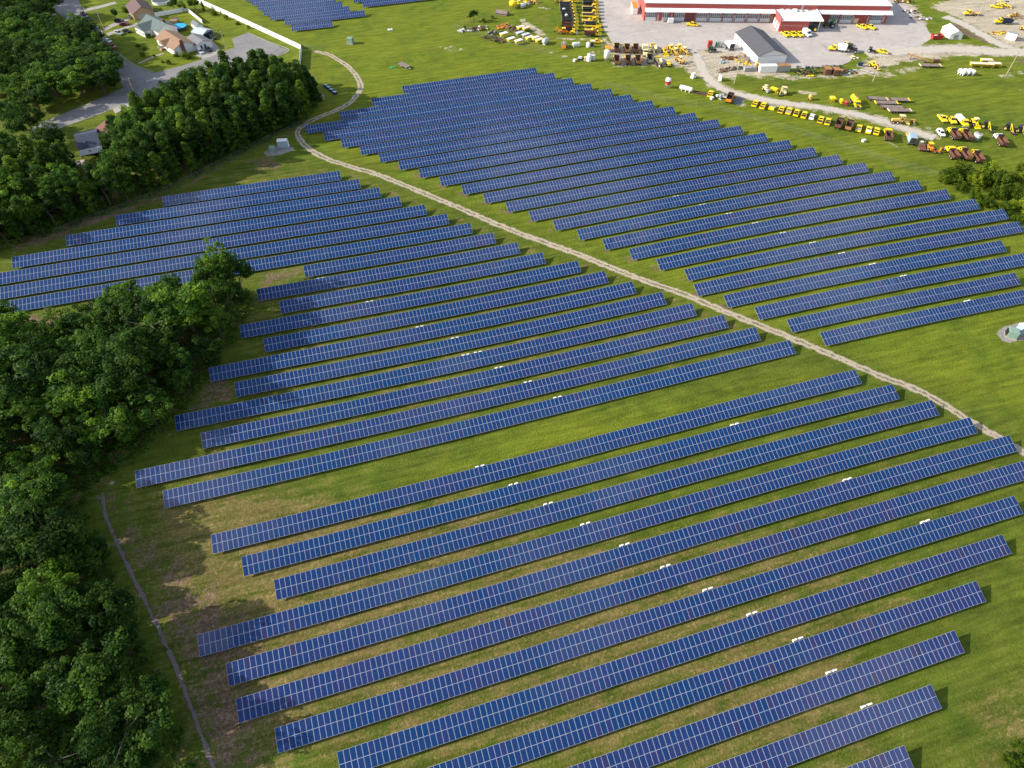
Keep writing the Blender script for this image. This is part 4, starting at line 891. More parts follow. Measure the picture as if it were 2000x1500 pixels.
def grader():
    root = thing('motor_grader', 'x', 'motor grader')
    b = MB(); b.prism([(-4.2, 0.9), (-0.8, 0.9), (-0.8, 1.9), (-4.0, 1.75)], 1.3, YEL2, wt=1.1); b.box((2.0, 0, 1.85), (5.6, 0.36, 0.4), YEL2, ry=math.radians(6)); b.build('body', root)
    b = MB()
    for x in (-1.4, 0.2):
        for s in (-1, 1): b.box((x, s*0.75, 2.3), (0.1, 0.1, 1.6), YEL2)
    b.box((-0.6, 0, 3.15), (2.1, 1.8, 0.16), CREAM); b.box((-0.6, 0, 1.7), (1.2, 1.0, 0.6), DARK); b.build('cab', root)
    for x in (-3.6, -2.0):
        for s in (-1, 1): wheel(root, x, s*1.0, 0.68, 0.4, CREAM)
    for s in (-1, 1): wheel(root, 4.5, s*0.95, 0.6, 0.36, CREAM)
    b = MB(); b.box((4.5, 0, 0.9), (0.5, 1.6, 0.4), YEL2); b.build('front_axle', root)
    b = MB(); b.box((1.6, 0, 0.5), (0.2, 3.6, 0.6), YEL2, rz=math.radians(35)); b.lathe((1.6, 0, 0.85), (0, 0, 1), [(0, .8), (.12, .8)], YEL2, 12); b.build('blade', root)
    return root
# ---------------------------------------------------------------- yard equipment
def hopper(m=YEL, top=TARP, legs=WHT, L=3.6, w=1.9, wheels=False):
    root = thing('salt_spreader', 'x', 'spreader')
    b = MB(); vbox(b, L, w, 0.75, 1.75, m, m, 0, 0.7); hp = b.build('hopper', root)
    b = MB(); b.box((0, 0, 1.80), (L*0.97, w*0.96, 0.10), top, top=(.96, .85)); b.build('cover', hp)
    for x in (-L*0.4, L*0.4):
        for s in (-1, 1):
            b = MB(); b.tube((x, s*0.75, 0), (x, s*0.62, 1.3), 0.07, 0.07, legs, 5); b.build('leg', root)
    b = MB(); b.tube((L/2, 0, 0.9), (L/2+0.5, 0, 0.35), 0.22, 0.28, m, 8); b.build('chute', root)
    return root
def tank_h(L=4.0, r=0.95, m=WHT, legs=True, name='storage_tank'):
    root = thing(name, 'x', 'tank')
    b = MB(); b.lathe((-L/2, 0, r+0.45), (1, 0, 0), [(0, r*.35), (0.12, r*.75), (.35, r*.96), (.6, r), (L-.6, r), (L-.35, r*.96), (L-.12, r*.75), (L, r*.35)], m, 18); b.build('shell', root, smooth=True)
    b = MB(); b.tube((0, 0, 2*r+0.4), (0, 0, 2*r+0.65), 0.25, 0.25, GREY, 8); b.build('hatch', root)
    for x in (-L*.3, 0, L*.3):
        b = MB(); b.box((x, 0, 0.35), (0.3, 1.3*r, 0.7), WHT if legs else GREY); b.build('saddle', root)
    return root
def tank_v(h=3.6, r=1.25, m=WHT, band=None, legs=True):
    root = thing('upright_tank', 'x', 'tank'); z0 = 0.9 if legs else 0
    b = MB(); b.lathe((0, 0, z0), (0, 0, 1), [(0, r*0.45 if legs else r), (0.7 if legs else .05, r), (h, r), (h+.3, r*.75), (h+.42, r*.2)], m, 18); b.build('shell', root, smooth=True)
    if band:
        b = MB(); b.lathe((0, 0, z0+0.75), (0, 0, 1), [(0, r+.01), (1.3, r+.01)], band, 18); b.build('band', root)
    b = MB(); b.tube((0.2*r, 0, z0+h+.35), (.2*r, 0, z0+h+.75), .28, .28, DARK if band else GREY, 8); b.build('hatch', root)
    if legs:
        for k in range(4):
            t = k*math.pi/2+.7; b = MB(); b.tube((r*.9*math.cos(t), r*.9*math.sin(t), 0), (r*.9*math.cos(t), r*.9*math.sin(t), 1.9), .08, .08, GREY, 5); b.build('leg', root)
    return root
def container(m=WHT, L=6.1, W=2.44, H=2.6, roof=None):
    root = thing('shipping_container', 'x', 'container')
    b = MB(); b.box((0, 0, H/2+.1), (L, W, H), m)
    for k in range(int(L/0.5)):
        for s in (-1, 1): b.box((-L/2+.3+k*.5, s*W/2, H/2+.1), (.2, .07, H*.86), m)
    b.build('shell', root)
    b = MB(); b.box((0, 0, H+.13), (L*1.005, W*1.01, .06), roof or m); b.build('roof', root)
    b = MB(); b.box((L/2+.02, 0, H/2+.1), (.06, W*.9, H*.9), roof or m); b.build('door', root)
    return root
def deck_trailer(L=9.5, ends=YEL):
    root = thing('flat_trailer', 'x', 'trailer')
    b = MB(); b.box((0, 0, .95), (L, 2.5, .16), PLANK); b.box((0, 0, .75), (L*.9, 1.1, .25), DARK); b.build('deck', root)
    for s in (-1, 1):
        b = MB(); b.box((s*(L/2+.12), 0, .98), (.35, 2.5, .3), ends); b.build('end_beam', root)
    b = MB(); b.tube((L/2, .5, .7), (L/2+1.8, 0, .55), .09, .09, ends, 5); b.tube((L/2, -.5, .7), (L/2+1.8, 0, .55), .09, .09, ends, 5); b.build('tow_bar', root)
    for x in (-L*.28, -L*.14):
        for s in (-1, 1): wheel(root, x, s*1.0, .42, .28)
    return root
def dumpster():
    root = thing('dumpster', 'x', 'dumpster')
    b = MB(); b.rings([[(-2.2, -1, .15), (2.2, -1, .15), (2.2, 1, .15), (-2.2, 1, .15)], [(-2.7, -1.2, 1.9), (2.7, -1.2, 1.9), (2.7, 1.2, 1.9), (-2.7, 1.2, 1.9)], [(-2.55, -1.08, 1.9), (2.55, -1.08, 1.9), (2.55, 1.08, 1.9), (-2.55, 1.08, 1.9)], [(-2.3, -1, 1.3), (2.3, -1, 1.3), (2.3, 1, 1.3), (-2.3, 1, 1.3)]], RED, caps=False)
    b.face([(-2.3, -1, 1.3), (2.3, -1, 1.3), (2.3, 1, 1.3), (-2.3, 1, 1.3)], DARK); b.face([(-2.2, -1, .15), (2.2, -1, .15), (2.2, 1, .15), (-2.2, 1, .15)], DARK)
    for k in range(6):
        for s in (-1, 1): b.box((-2+.8*k, s*1.13, 1.0), (.12, .14, 1.5), RED)
    b.build('bin', root)
    b = MB(); b.box((-.4, .4, 1.42), (1.4, .8, .3), WHT); b.build('rubbish', root)
    return root
def cabinet(m=PGREEN, d=(2.2, 1.8, 1.9), vents=True):
    root = thing('transformer_cabinet', 'x', 'transformer')
    b = MB(); b.box((0, 0, .12), (d[0]+.5, d[1]+.5, .24), MATS.get('driveway_concrete')); b.build('plinth', root)
    b = MB(); b.box((0, 0, .24+d[2]/2), d, m); b.build('housing', root)
    b = MB(); b.box((0, 0, .27+d[2]), (d[0]*1.06, d[1]*1.06, .1), m, top=(.9, .9)); b.build('lid', root)
    if vents:
        b = MB()
        for k in range(6): b.box((-d[0]/2-.16, -d[1]*.35+k*d[1]*.14, .24+d[2]*.5), (.34, .06, d[2]*.75), DARK)
        b.build('radiator', root)
    return root
def inverter_skid():
    root = thing('inverter_skid', 'x', 'inverter station')
    b = MB(); b.box((0, 0, .15), (4.4, 2.6, .3), GREY); b.build('base', root)
    b = MB(); b.box((0, 0, 1.5), (3.6, 1.9, 2.4), BLUEG); b.build('housing', root)
    b = MB(); b.box((0, 0, 2.78), (3.8, 2.1, .14), WHT, top=(.95, .9)); b.build('roof', root)
    b = MB(); b.box((2.0, -.2, 1.35), (.12, 1.6, 2.2), WHT); b.build('switch_rack', root)
    return root
def scrap(label, loc, L, W, H, mats, n, seed, rz=0.0, name='scrap_pile', cat='scrap heap', long=1.0):
    r = random.Random(seed); b = MB()
    for _ in range(n):
        x, y = r.uniform(-L/2, L/2), r.uniform(-W/2, W/2); q = max(0.1, 1-((2*x/L)**2+(2*y/W)**2)*0.5)
        z = r.uniform(0.05, H*q); s = r.random()
        d = (r.uniform(.8, 2.4)*long, r.uniform(.1, .35), r.uniform(.08, .3)) if s < .7 else (r.uniform(.5, 1.2), r.uniform(.5, 1.0), r.uniform(.3, .8))
        b.box((x, y, z), d, r.choice(mats), rz=r.uniform(-.5, .5) if long > 1 else r.uniform(0, 3.1), ry=r.uniform(-.25, .25))
    o = b.build(name); o.location = loc; o.rotation_euler = (0, 0, rz)
    return tag(o, label, cat, kind='stuff')
PROTO = {}
def place(key, fn, u, v, head, label, cat=None, group=None, up=0.0, name=None, scale=None):
    loc = P(u, v)
    if key in PROTO: o = copy_tree(PROTO[key])
    else: o = PROTO[key] = fn(); kids(o); [kids(c) for c in o.children]; [kids(g) for c in o.children for g in c.children]
    o.location = (loc.x, loc.y, loc.z+up+0.035); o.rotation_euler = (0, 0, head)
    if scale: o.scale = scale
    if name: o.name = name
    tag(o, label, cat or o['category'], group)
    if not group and 'group' in o: del o['group']
    return o
D = math.radians
PYO = ('p_open', lambda: pickup(YEL, 'open', DARK)); PYG = ('p_grey', lambda: pickup(YEL, 'cover', GREY)); PYW = ('p_white', lambda: pickup(YEL, 'cover', WHT)); PYB = ('p_black', lambda: pickup(YEL, 'cover', DARK)); PYT = ('p_notail', lambda: pickup(YEL, 'open', DARK, False)); PWH = ('p_wh', lambda: pickup(WHT, 'cover', WHT))
DT1 = ('d1', lambda: dump_truck(YEL, RUST, RUST2, DARK)); DT2 = ('d2', lambda: dump_truck(YEL, RUST, RUST2, DARK, gate=RUST2)); DTD = ('d3', lambda: dump_truck(YEL, DARK, DARK, DARK, gate=GREY)); DTO = ('d4', lambda: dump_truck(YEL2, DARK, DARK, DARK, gate=ORG)); DTY = ('d5', lambda: dump_truck(YEL, RUST, RUST2, YEL)); DTW = ('d6', lambda: dump_truck(WHT, RUST, RUST2, DARK)); SPT = ('sp', spreader_truck)
G1 = 'pickups in the line along the dirt road'
H45 = D(46)
line = [(1474, 205, PYO, 'yellow pickup with open dark bed, leftmost of its line along the dirt road'), (1489.5, 209.5, PYO, 'yellow pickup, second from the left of the line along the dirt road'),
 (1525, 217.5, PYT, 'yellow pickup with dark bed, right of the small yellow plough blade'), (1540, 220, PYG, 'yellow pickup with grey bed cover, right of one with a dark bed'), (1554.8, 223.5, PYB, 'yellow pickup with black bed cover, two left of the white car'), (1569.6, 227.5, PYB, 'yellow pickup with black bed cover, just left of the white car'),
 (1602, 236.8, PYT, 'yellow pickup without tailgate, just right of the white car'), (1615.5, 240.5, PYB, 'yellow pickup left of two rusty dump trucks in the line'), (1676, 253.5, PYG, 'yellow pickup with grey bed cover, right of the two rusty dump trucks'), (1695.4, 257, PYW, 'yellow pickup with white bed cover near the right end of the line'), (1710.7, 259.5, PYO, 'yellow pickup left of the dump truck at the line end')]
for u, v, k, lab in line: place(*k, u, v, H45, lab, None, G1)
place('car_w', lambda: car(WHT), 1585, 230.5, H45, 'white car between yellow pickups in the line along the dirt road', 'car')
place(*DT1, 1637, 245.5, H45, 'rusty dump truck, left one of two in the pickup line', None, 'dump trucks in the pickup line')
place(*DT2, 1656.5, 249.5, H45, 'rusty dump truck with dark shield, right one of two in the pickup line', None, 'dump trucks in the pickup line')
place(*DTY, 1732, 268.5, D(58), 'yellow dump truck with rusty bed at the right end of the pickup line')
place('boxb', lambda: box_truck(YEL2, BLUEG, DARK, 4.2), 1776, 276, D(60), 'box truck with blue grey box and dark open rear, past the pickup line')
place(*PYO, 1387, 186.5, D(50), 'yellow pickup beside the stack of rails near the road junction')
place(*DTO, 1424.5, 196, D(50), 'dump truck with dark bed and bright orange tailgate by grey gravel')
def make_flatrust():
    root = thing('flatbed_trailer', 'x', 'trailer'); b = MB(); b.box((0, 0, .8), (5.0, 2.4, .2), RUST); b.build('deck', root)
    b = MB(); b.box((1.9, 0, 1.5), (.8, 2.2, 1.2), PLANK); b.build('headboard', root); b = MB(); b.box((1.5, .3, 2.1), (.8, .9, .3), WHT); b.build('box', root)
    for x in (-1.6, -.6):
        for s in (-1, 1): wheel(root, x, s*1.0, .42, .28)
    return root
place('fr', make_flatrust, 1799, 291, D(60), 'rusty flat trailer with grey headboard at the right end of the road')
place('ly', lambda: loader(ORG, False, False, YEL), 1813, 292, D(75), 'small orange machine between rusty trailer and orange frame')
def make_frame():
    root = thing('towed_plough', 'x', 'plough'); b = MB(); b.box((0, 0, .6), (3.4, .3, .3), ORG); b.box((-.8, 0, .6), (.3, 2.2, .3), RUST2); b.box((.9, 0, .6), (.3, 2.2, .3), RUST2); b.build('frame', root)
    for s in (-1, 1):
        b = MB(); b.box((s*1.5, .3, 1.0), (.3, .9, 1.4), ORG); b.build('blade', root)
        wheel(root, s*1.2, -.9, .4, .3)
    return root
place('pf', make_frame, 1827, 298, D(-20), 'orange plough frame on wheels left of the three front dump trucks')
def make_plate():
    root = thing('snow_plough', 'x', 'plough'); b = MB(); b.box((0, 0, .55), (1.5, 2.2, .8), YEL, top=(.7, .95)); b.build('blade', root); b = MB(); b.box((1.9, 0, .5), (1.2, 2.8, .12), GREY); b.build('plate', root); return root
place('pp', make_plate, 1506, 214, H45, 'small yellow plough blade with a grey plate, between yellow pickups')
# dump trucks and machines of the right hand meadow
g = 'dump trucks on the right meadow'
for u, v, k, lab, h in [(1860, 266.5, DT1, 'rusty dump truck beside the white car on the right meadow', 68), (1883, 268.5, DT1, 'rusty dump truck left of the grey tank truck on the right meadow', 68), (1951, 279, DTW, 'dump truck standing alone near the right edge with white wheels', 68), (1857, 304, DTY, 'deep rusty dump truck, left of three by the thicket', 70), (1881, 305.5, DT2, 'rusty dump truck with orange tailgate, middle of three by the thicket', 70), (1904.5, 311, DT1, 'rusty dump truck partly behind the thicket bushes, right of three', 70)]:
    place(*k, u, v, D(h), lab, None, g)
place(*PYG, 1839, 234.5, NEAR, 'yellow pickup facing the viewer, leftmost on the right meadow', None, 'pickups on the right meadow'); place(*PYB, 1857, 237.5, NEAR, 'yellow pickup facing the viewer, second on the right meadow', None, 'pickups on the right meadow')
place('pwc', lambda: car(WHT, True), 1836, 262.5, NEAR, 'white car facing the viewer left of the rusty dump trucks', 'car')
place('fbw', lambda: flatbed(YEL, CREAM, None, WHT), 1876, 241, NEAR, 'yellow truck with white load, facing the viewer on the meadow')
place('ld1', lambda: loader(YEL, True, False, CREAM), 1902, 244, NEAR, 'yellow loader with cream roof facing the viewer on the meadow')
TB = ('tb', lambda: tractor(DARK, YEL2, YEL))
for u, v, lab in [(1925, 250.5, 'dark tractor with yellow mower arm, leftmost of three'), (1968, 254.5, 'dark tractor with yellow mower arm, middle of three'), (1992, 259, 'dark tractor with yellow mower arm, cut by the right edge')]: place(*TB, u, v, D(-60), lab, 'boom mower', 'boom mowers on the right meadow', name='boom_mower')
place('gt', lambda: tank_v(1.9, 1.4, GREY, WHT, False), 1906, 271, 0, 'grey and white round tank between two dump trucks on the meadow')
place('gr', grader, 1760, 241, D(-22), 'long yellow motor grader beside the pile of flat trailers')
for u, v, h, e, lab, k in [(1752, 198.5, -19, YEL, 'grey deck trailer with yellow ends, upper right of the trailer pile', 'a'), (1714, 196.5, -25, DARK, 'dark deck trailer, upper left of the trailer pile', 'b'), (1729, 204.5, -19, YEL, 'grey deck trailer with yellow ends, below the dark one', 'a'), (1740, 213, -22, RUST, 'rusty deck trailer in the middle of the trailer pile', 'c'), (1755, 219.5, -17, CREAM, 'grey deck trailer with cream ends, lowest of the trailer pile', 'd')]:
    place('tr'+k, lambda e=e: deck_trailer(8.6, e), u, v, D(h), lab, None, 'flat trailers dumped in a pile')
place('tt', tank_truck, 1668, 204.5, NEAR, 'yellow tank truck facing the viewer above the dirt road')
place('hpA', lambda: hopper(YEL, YEL, YEL2, 2.6, 2.2), 1624, 198.5, AWAY, 'yellow hopper standing left of the small red machine', 'spreader')
def make_mixer(m):
    root = thing('cement_mixer', 'x', 'mixer'); b = MB(); b.lathe((-.5, 0, 1.2), (1, 0, .35), [(0, .3), (.3, .75), (.9, .75), (1.5, .35)], m, 12); b.build('drum', root); b = MB(); b.box((0, 0, .55), (2.2, .9, .16), m); b.build('frame', root)
    for s in (-1, 1): wheel(root, -.3, s*.6, .35, .2)
    return root
place('mx', lambda: make_mixer(YEL), 1641, 202.5, NEAR, 'small yellow mixer between yellow hopper and red machine'); place('mxr', lambda: make_mixer(RED), 1651, 206, NEAR, 'small red mixer left of the yellow tank truck')
place('mxc', lambda: make_mixer(YEL2), 1581, 194.5, NEAR, 'faded yellow mixer alone on the grass above the pickup line')
place('rl0', lambda: roller(CREAM), 1495, 178, D(-80), 'cream road roller, left of three machines above the road'); place('pl0', lambda: hopper(YEL, YEL, YEL, 3.0, 2.2), 1510, 180.5, D(-60), 'yellow hopper machine, middle of three above the road', 'spreader')
place('tc0', lambda: tractor(CREAM, HUB, CREAM, False), 1531, 183.5, D(-115), 'cream tractor with canopy, right of three above the road')
# tanks and boxes along the lower fence
place('tv1', lambda: tank_v(2.9, 1.15, WHT, RED), 1303, 171.5, 0, 'white and red upright tank standing alone by the fence line'); place('th1', lambda: tank_h(5.6, .85, WHT), 1339, 178.5, D(-48), 'white propane tank lying on a pale pad beside the fence')
def make_wrap():
    root = thing('wrapped_pallet', 'x', 'pallet'); b = MB(); b.box((0, 0, 1.1), (1.9, 1.5, 2.0), WHT, top=(.8, .75)); b.build('wrapping', root); b = MB(); b.box((0, 0, .06), (2.0, 1.6, .12), WOOD); b.build('pallet', root); return root
place('wr', make_wrap, 1353.5, 152.5, D(20), 'white wrapped block left of the yard entrance road'); place('wr', make_wrap, 1405.5, 157.5, D(60), 'white wrapped block right of the yard entrance road')
def make_wbox():
    root = thing('white_crate', 'x', 'crate'); b = MB(); b.box((0, 0, .45), (1.2, 1.0, .8), WHT); b.build('body', root); b = MB(); b.box((0, 0, .88), (1.26, 1.06, .08), WHT); b.build('lid', root); return root
place('wb', make_wbox, 1390, 194, D(10), 'white crate just below the pickup by the stacked rails'); place('wb', make_wbox, 1686, 277, D(5), 'small white crate alone on the grass below the pickup line'); place('wb', make_wbox, 1122, 120, D(30), 'small white crate on the grass below the striped bales')
def make_rails():
    root = thing('rail_stack', 'x', 'rails'); 
    for k in range(6): b = MB(); b.box((0, -.9+.36*k, .2+.1*(k % 3)), (6.4, .16, .22), DARK if k % 2 else RUST); b.build('rail', root)
    return root
place('rs', make_rails, 1369, 183.5, D(-40), 'stack of long dark rails left of the lone yellow pickup')
scrap('grey heap of scrap between the lone pickup and the orange tailgate truck', P(1407, 190), 5, 4, .9, [GREY, DARK, WHT], 26, 3)
# the block of trucks parked in two columns at the upper left of the yard
g = 'trucks parked in the left column of the yard'
L1 = [(1108, 14), (1108.5, 20), (1109, 26), (1111, 33), (1112.5, 40), (1113, 46.5), (1113, 53.5), (1112, 60)]
for k, (u, v) in enumerate(L1):
    place(*(DTD if k < 6 else DT1), u, v, RIGHT, 'yellow truck with dark dump bed, %s from the top of the left parked column' % NTH[k+1], None, g)
for k, (u, v) in enumerate([(1101, 27), (1106, 38.5)]):
    o = place('wt', lambda: tank_h(1.5, .5, WHT), u, v, RIGHT, 'white drum lying in the dark truck bed, %s one of the left column' % ('upper' if k == 0 else 'lower'), 'tank', None, 1.2); 
place('bh1', lambda: loader(ORG, True, True, YEL), 1101, 66, RIGHT, 'orange backhoe loader at the lower end of the left parked column'); place('rl1', lambda: roller(YEL), 1121, 67, RIGHT, 'yellow road roller at the lower end of the left parked column')
place('ld1', lambda: loader(YEL), 1093, 5, RIGHT, 'yellow loader at the top of the left parked column'); place('cr1', lambda: flatbed(YEL, YEL2, YEL), 1114, 6, RIGHT, 'yellow crane truck at the top of the left parked column')
g = 'trucks parked in the right column of the yard'
FY = ('fy', lambda: flatbed(YEL, YEL2, None)); CRN = ('cr1', lambda: flatbed(YEL, YEL2, YEL))
R1 = [(1152, 5, DT1), (1153, 11, DTD), (1152, 18, FY), (1153, 24, DTD), (1152, 30.5, FY), (1153, 37, DTD), (1152, 44, CRN), (1158, 53, DTD), (1158, 63, CRN), (1157, 71, ('ft', lambda: dump_truck(YEL, RUST, ORG, DARK)))]
RL = {0: 'rusty bedded dump truck at the very top of the right parked column', 1: 'yellow dump truck, second from the top of the right parked column', 2: 'yellow flatbed truck, upper of two in the right parked column', 3: 'yellow dump truck between the two flatbeds of the right column', 4: 'yellow flatbed truck, lower of two in the right parked column', 5: 'yellow dump truck just above the upper crane truck of the right column', 6: 'yellow crane truck in the middle of the right parked column', 7: 'big dark bedded truck between the two crane trucks of the right column', 8: 'yellow truck with long crane boom near the lower end of the right column', 9: 'truck with red brown bed and orange load, lowest of the right column'}
for k, (u, v, kk) in enumerate(R1): place(*kk, u, v, RIGHT, RL[k], None, g)
place(*PYW, 1165, 84, RIGHT, 'yellow pickup with white toolbox below the two parked truck columns')
def make_hopt():
    root = thing('spreader_trailer', 'x', 'trailer'); b = MB(); b.box((-.3, 0, 1.25), (3.8, 2.1, 1.4), PLANK); b.build('box', root); b = MB(); b.box((2.1, 0, 1.1), (1.0, 1.9, 1.1), ORG, top=(.6, .8)); b.build('chute', root); b = MB(); b.box((-.3, 0, 1.97), (3.6, .12, .1), WHT); b.build('ridge', root)
    for x in (-1, .2):
        for s in (-1, 1): wheel(root, x, s*.95, .42, .28)
    return root
place('ht', make_hopt, 1101, 93, NEAR, 'grey spreader trailer with orange chute on the grass'); place('th2', lambda: tank_h(3.8, .8, WHT), 1125, 91.5, D(0), 'white tank on saddles right of the spreader trailer')
place('tv2', lambda: tank_v(1.6, 1.0, WHT, None, False), 1149, 91.5, 0, 'low white domed tank below the yellow pickup with toolbox'); place('wbk', lambda: cabinet(DARK, (1.4, 1.2, 1.6), False), 1156, 91.5, RIGHT, 'small dark cabinet beside the low white domed tank', 'cabinet')
def make_bales():
    root = thing('barrel_bundle', 'x', 'barrels')
    for k in range(4): b = MB(); b.lathe((-1.1+.75*k, -.8, .45), (0, 1, 0), [(0, .42), (1.6, .42)], WHT if k % 2 else NAVY, 12); b.build('barrel', root)
    return root
place('bb', make_bales, 1132.5, 116, D(60), 'bundle of black and white striped barrels on the grass')
place('cb2', lambda: cabinet(CREAM, (1.2, 1.0, 1.3), False), 1143.5, 118.5, RIGHT, 'small beige cabinet right of the striped barrels', 'cabinet')
place('tv3', lambda: tank_v(2.9, .95, WHT, None, False), 1150, 119.5, 0, 'white cylinder standing next to the slatted white stack'); 
def make_slats():
    root = thing('barrier_stack', 'x', 'barriers')
    for k in range(5): b = MB(); b.box((0, 0, .25+.42*k), (2.0, 1.2, .26), WHT); b.build('barrier', root)
    return root
place('sl', make_slats, 1157, 117, RIGHT, 'stack of white barriers right of the white cylinder')
place('tv4', lambda: tank_v(3.4, 1.25, WHT), 1184, 119, 0, 'tall white silo on legs left of the rusty dump trucks')
# the two lower rows of parked trucks
g = 'trucks in the two rows at the lower edge of the yard'
for u, v, k, h, lab in [(1204, 98, DT1, 72, 'rusty dump truck, left one of the rear row by the yard edge'), (1224, 99.5, DT2, 72, 'rusty dump truck, middle of three in the rear row by the yard edge'), (1241, 99.5, DT1, 72, 'rusty dump truck, right of three in the rear row by the yard edge'), (1275, 99, SPT, 72, 'spreader truck with cream hopper in the rear row'), (1204, 122, DT2, 72, 'rusty dump truck at the left end of the front row by the grass'), (1226, 121.5, DT1, 72, 'rusty dump truck, second from the left in the front row'), (1245, 121.5, DT2, 72, 'rusty dump truck, third from the left in the front row'), (1268, 119.5, DTD, 72, 'dark bedded dump truck left of the front row spreader truck'), (1285, 125, SPT, 72, 'spreader truck with cream hopper in the front row')]:
    place(*k, u, v, D(h), lab, None, g)
place('hp2', lambda: hopper(YEL, ORG, YEL2, 3.4, 2.5), 1187, 100, AWAY, 'yellow hopper at the left end of the rear truck row')
place('tkc', lambda: box_truck(CREAM, CREAM, DARK, 2.6), 1259, 104.5, NEAR, 'cream truck facing the viewer between the dump and spreader trucks')
LDC = ('ldc', lambda: loader(YEL2, True, True, CREAM))
for u, v, k, h, lab in [(1298, 105, ('ldo', lambda: loader(YEL, True, False, ORG)), -100, 'yellow loader facing the viewer, left of the loader group'), (1310, 99, ('ld1', None), -100, 'yellow loader at the back of the loader group'), (1319, 106, LDC, -95, 'faded yellow backhoe in the middle of the loader group'), (1326, 98, ('ld1', None), -95, 'yellow loader at the upper right of the loader group'), (1337, 104, LDC, -80, 'faded yellow backhoe at the right end of the loader group'), (1328, 122, LDC, 95, 'yellow backhoe with raised arm in front of the loader group')]:
    place(*k, u, v, D(h), lab, None, 'loaders at the lower yard edge')
place('rl2', lambda: roller(YEL), 1304.5, 128.5, D(80), 'small yellow roller at the front of the lower truck row')
# beside and behind the white shed
place('cbr', lambda: cabinet(RED, (1.9, 1.6, 2.6), False), 1385, 93, RIGHT, 'red cabinet standing at the edge of the concrete', 'cabinet'); place('cbg', lambda: cabinet(PGREEN, (1.6, 1.4, 2.2), True), 1401.5, 92.5, RIGHT, 'pale green cabinet right of the red one', 'cabinet')
def make_lattice():
    root = thing('ladder_rack', 'x', 'rack')
    for k in range(5): b = MB(); b.box((0, -.8+.4*k, 1.1), (3.2, .1, .1), GREY, ry=.5); b.build('rail', root)
    for s in (-1, 1): b = MB(); b.box((s*1.2, 0, .7), (.1, 1.8, 1.4), GREY); b.build('support', root)
    return root
place('lt', make_lattice, 1413, 94, D(-60), 'slanted grey ladder rack left of the white truck box'); place('bxw', lambda: box_truck(WHT, WHT, DARK, 3.6), 1424, 94, D(78), 'white box truck with dark open rear against the shed')
place('mw', lambda: tractor(GREEN, HUB, None, False), 1390, 102, D(-20), 'low dark green mower near the red cabinet', 'mower', name='mower')
scrap('heap of rusty beams beside the white shed', P(1426, 115), 8, 3, .9, [RUST, RUST, RUST2], 34, 5, D(-15), long=1.6); scrap('yellow steel pieces by the corner of the white shed', P(1450, 122), 8, 4, .7, [YEL2, YEL, GREY], 30, 6, D(-40)); scrap('small grey scrap heap beside the rusty beams', P(1412, 121), 4, 3, .6, [GREY, BLUEG], 16, 7)
def make_woodpile(): 
    root = thing('wooden_cable_reel', 'x', 'cable reel'); b = MB(); b.lathe((-1.4, 0, .95), (1, 0, 0), [(0, .9), (2.8, .9)], WOOD, 14); b.build('drum', root); return root
place('wp', make_woodpile, 1449, 112, D(-70), 'brown wooden reel against the white shed wall'); place('gp', lambda: container(PLANK, 3.6, 1.5, 1.4), 1456.5, 121, D(-75), 'low grey bin against the white shed wall', 'bin', name='storage_bin')
scrap('long dark heap of lumber and pipes in front of the shed', P(1436, 135), 13, 2.4, 1.3, [DARK, WOOD, PLANK, GREY], 46, 8, D(-10), long=1.5); scrap('rusty brown scrap at the left end of the lumber heap', P(1414, 138), 6, 3, .8, [RUST, WOOD], 24, 9)
for u, v, lab in [(1458, 138.5, 'grey crate, left of two by the end of the lumber heap'), (1469, 137.5, 'grey crate, right of two by the end of the lumber heap')]: place('cg', lambda: container(GREY, 2.6, 2.0, 1.5), u, v, D(-14), lab, 'crate', 'grey crates', name='grey_crate')
place('yl', lambda: cabinet(YEL2, (1.6, 1.6, 2.2), False), 1477, 134.5, RIGHT, 'yellow cabinet between grey crate and white container', 'cabinet')
place('cw', lambda: container(WHT, 7.4, 2.5, 2.7), 1497.5, 140, D(-14), 'white shipping container in front of the grey roofed shed'); place('cr', lambda: container(GREY, 6.4, 2.5, 2.5, RUST2), 1526, 138.5, D(-13), 'grey container with rusty orange roof beside the white container')
# on the concrete
g = 'pickups parked against the red brick annexe'
for k, u in enumerate((1533, 1546.8, 1560)): place(*PYB, u, 69.5, D(-92), 'yellow pickup against the red annexe, %s of three' % ('leftmost', 'middle', 'next to the white van')[k], None, g)
place('van', van, 1575, 69, D(-92), 'white van next to yellow pickups under the annexe')
place('tg', lambda: tractor(GREEN, YEL, None, True), 1585, 60, D(150), 'green tractor with yellow wheels under the canopy', scale=(1.35, 1.35, 1.35)); place('tg', None, 1618, 53.5, D(160), 'green tractor in front of a garage door', scale=(1.35, 1.35, 1.35))
place(*PYO, 1351, 50.5, D(150), 'yellow pickup alone on the concrete before the garage doors')
g = 'pickups before the right end of the red building'
place(*PYB, 1682.5, 55, D(-75), 'yellow pickup before the red building, left of two', None, g); place(*PYB, 1699, 55.5, D(-75), 'yellow pickup before the red building, right of two', None, g)
place('bxd', lambda: box_truck(YEL, WHT, GREY, 3.6), 1636, 100, D(150), 'yellow truck with white box, back turned, on the concrete'); place(*PYO, 1652, 90, D(170), 'yellow pickup behind the dark tractor on the concrete'); place('td', lambda: tractor(DARK, HUB, None, True), 1661, 101.5, D(-40), 'dark tractor with grey plate at the edge of the concrete', scale=(1.3, 1.3, 1.3))
place('atv', lambda: tractor(BLACKP, HUB, None, False), 1701, 102.5, D(-60), 'small dark vehicle left of the lone yellow pickup', 'buggy', scale=(.85, .85, .85)); place(*PYO, 1721, 103.5, D(135), 'yellow pickup parked on dirt above the leaning pole')
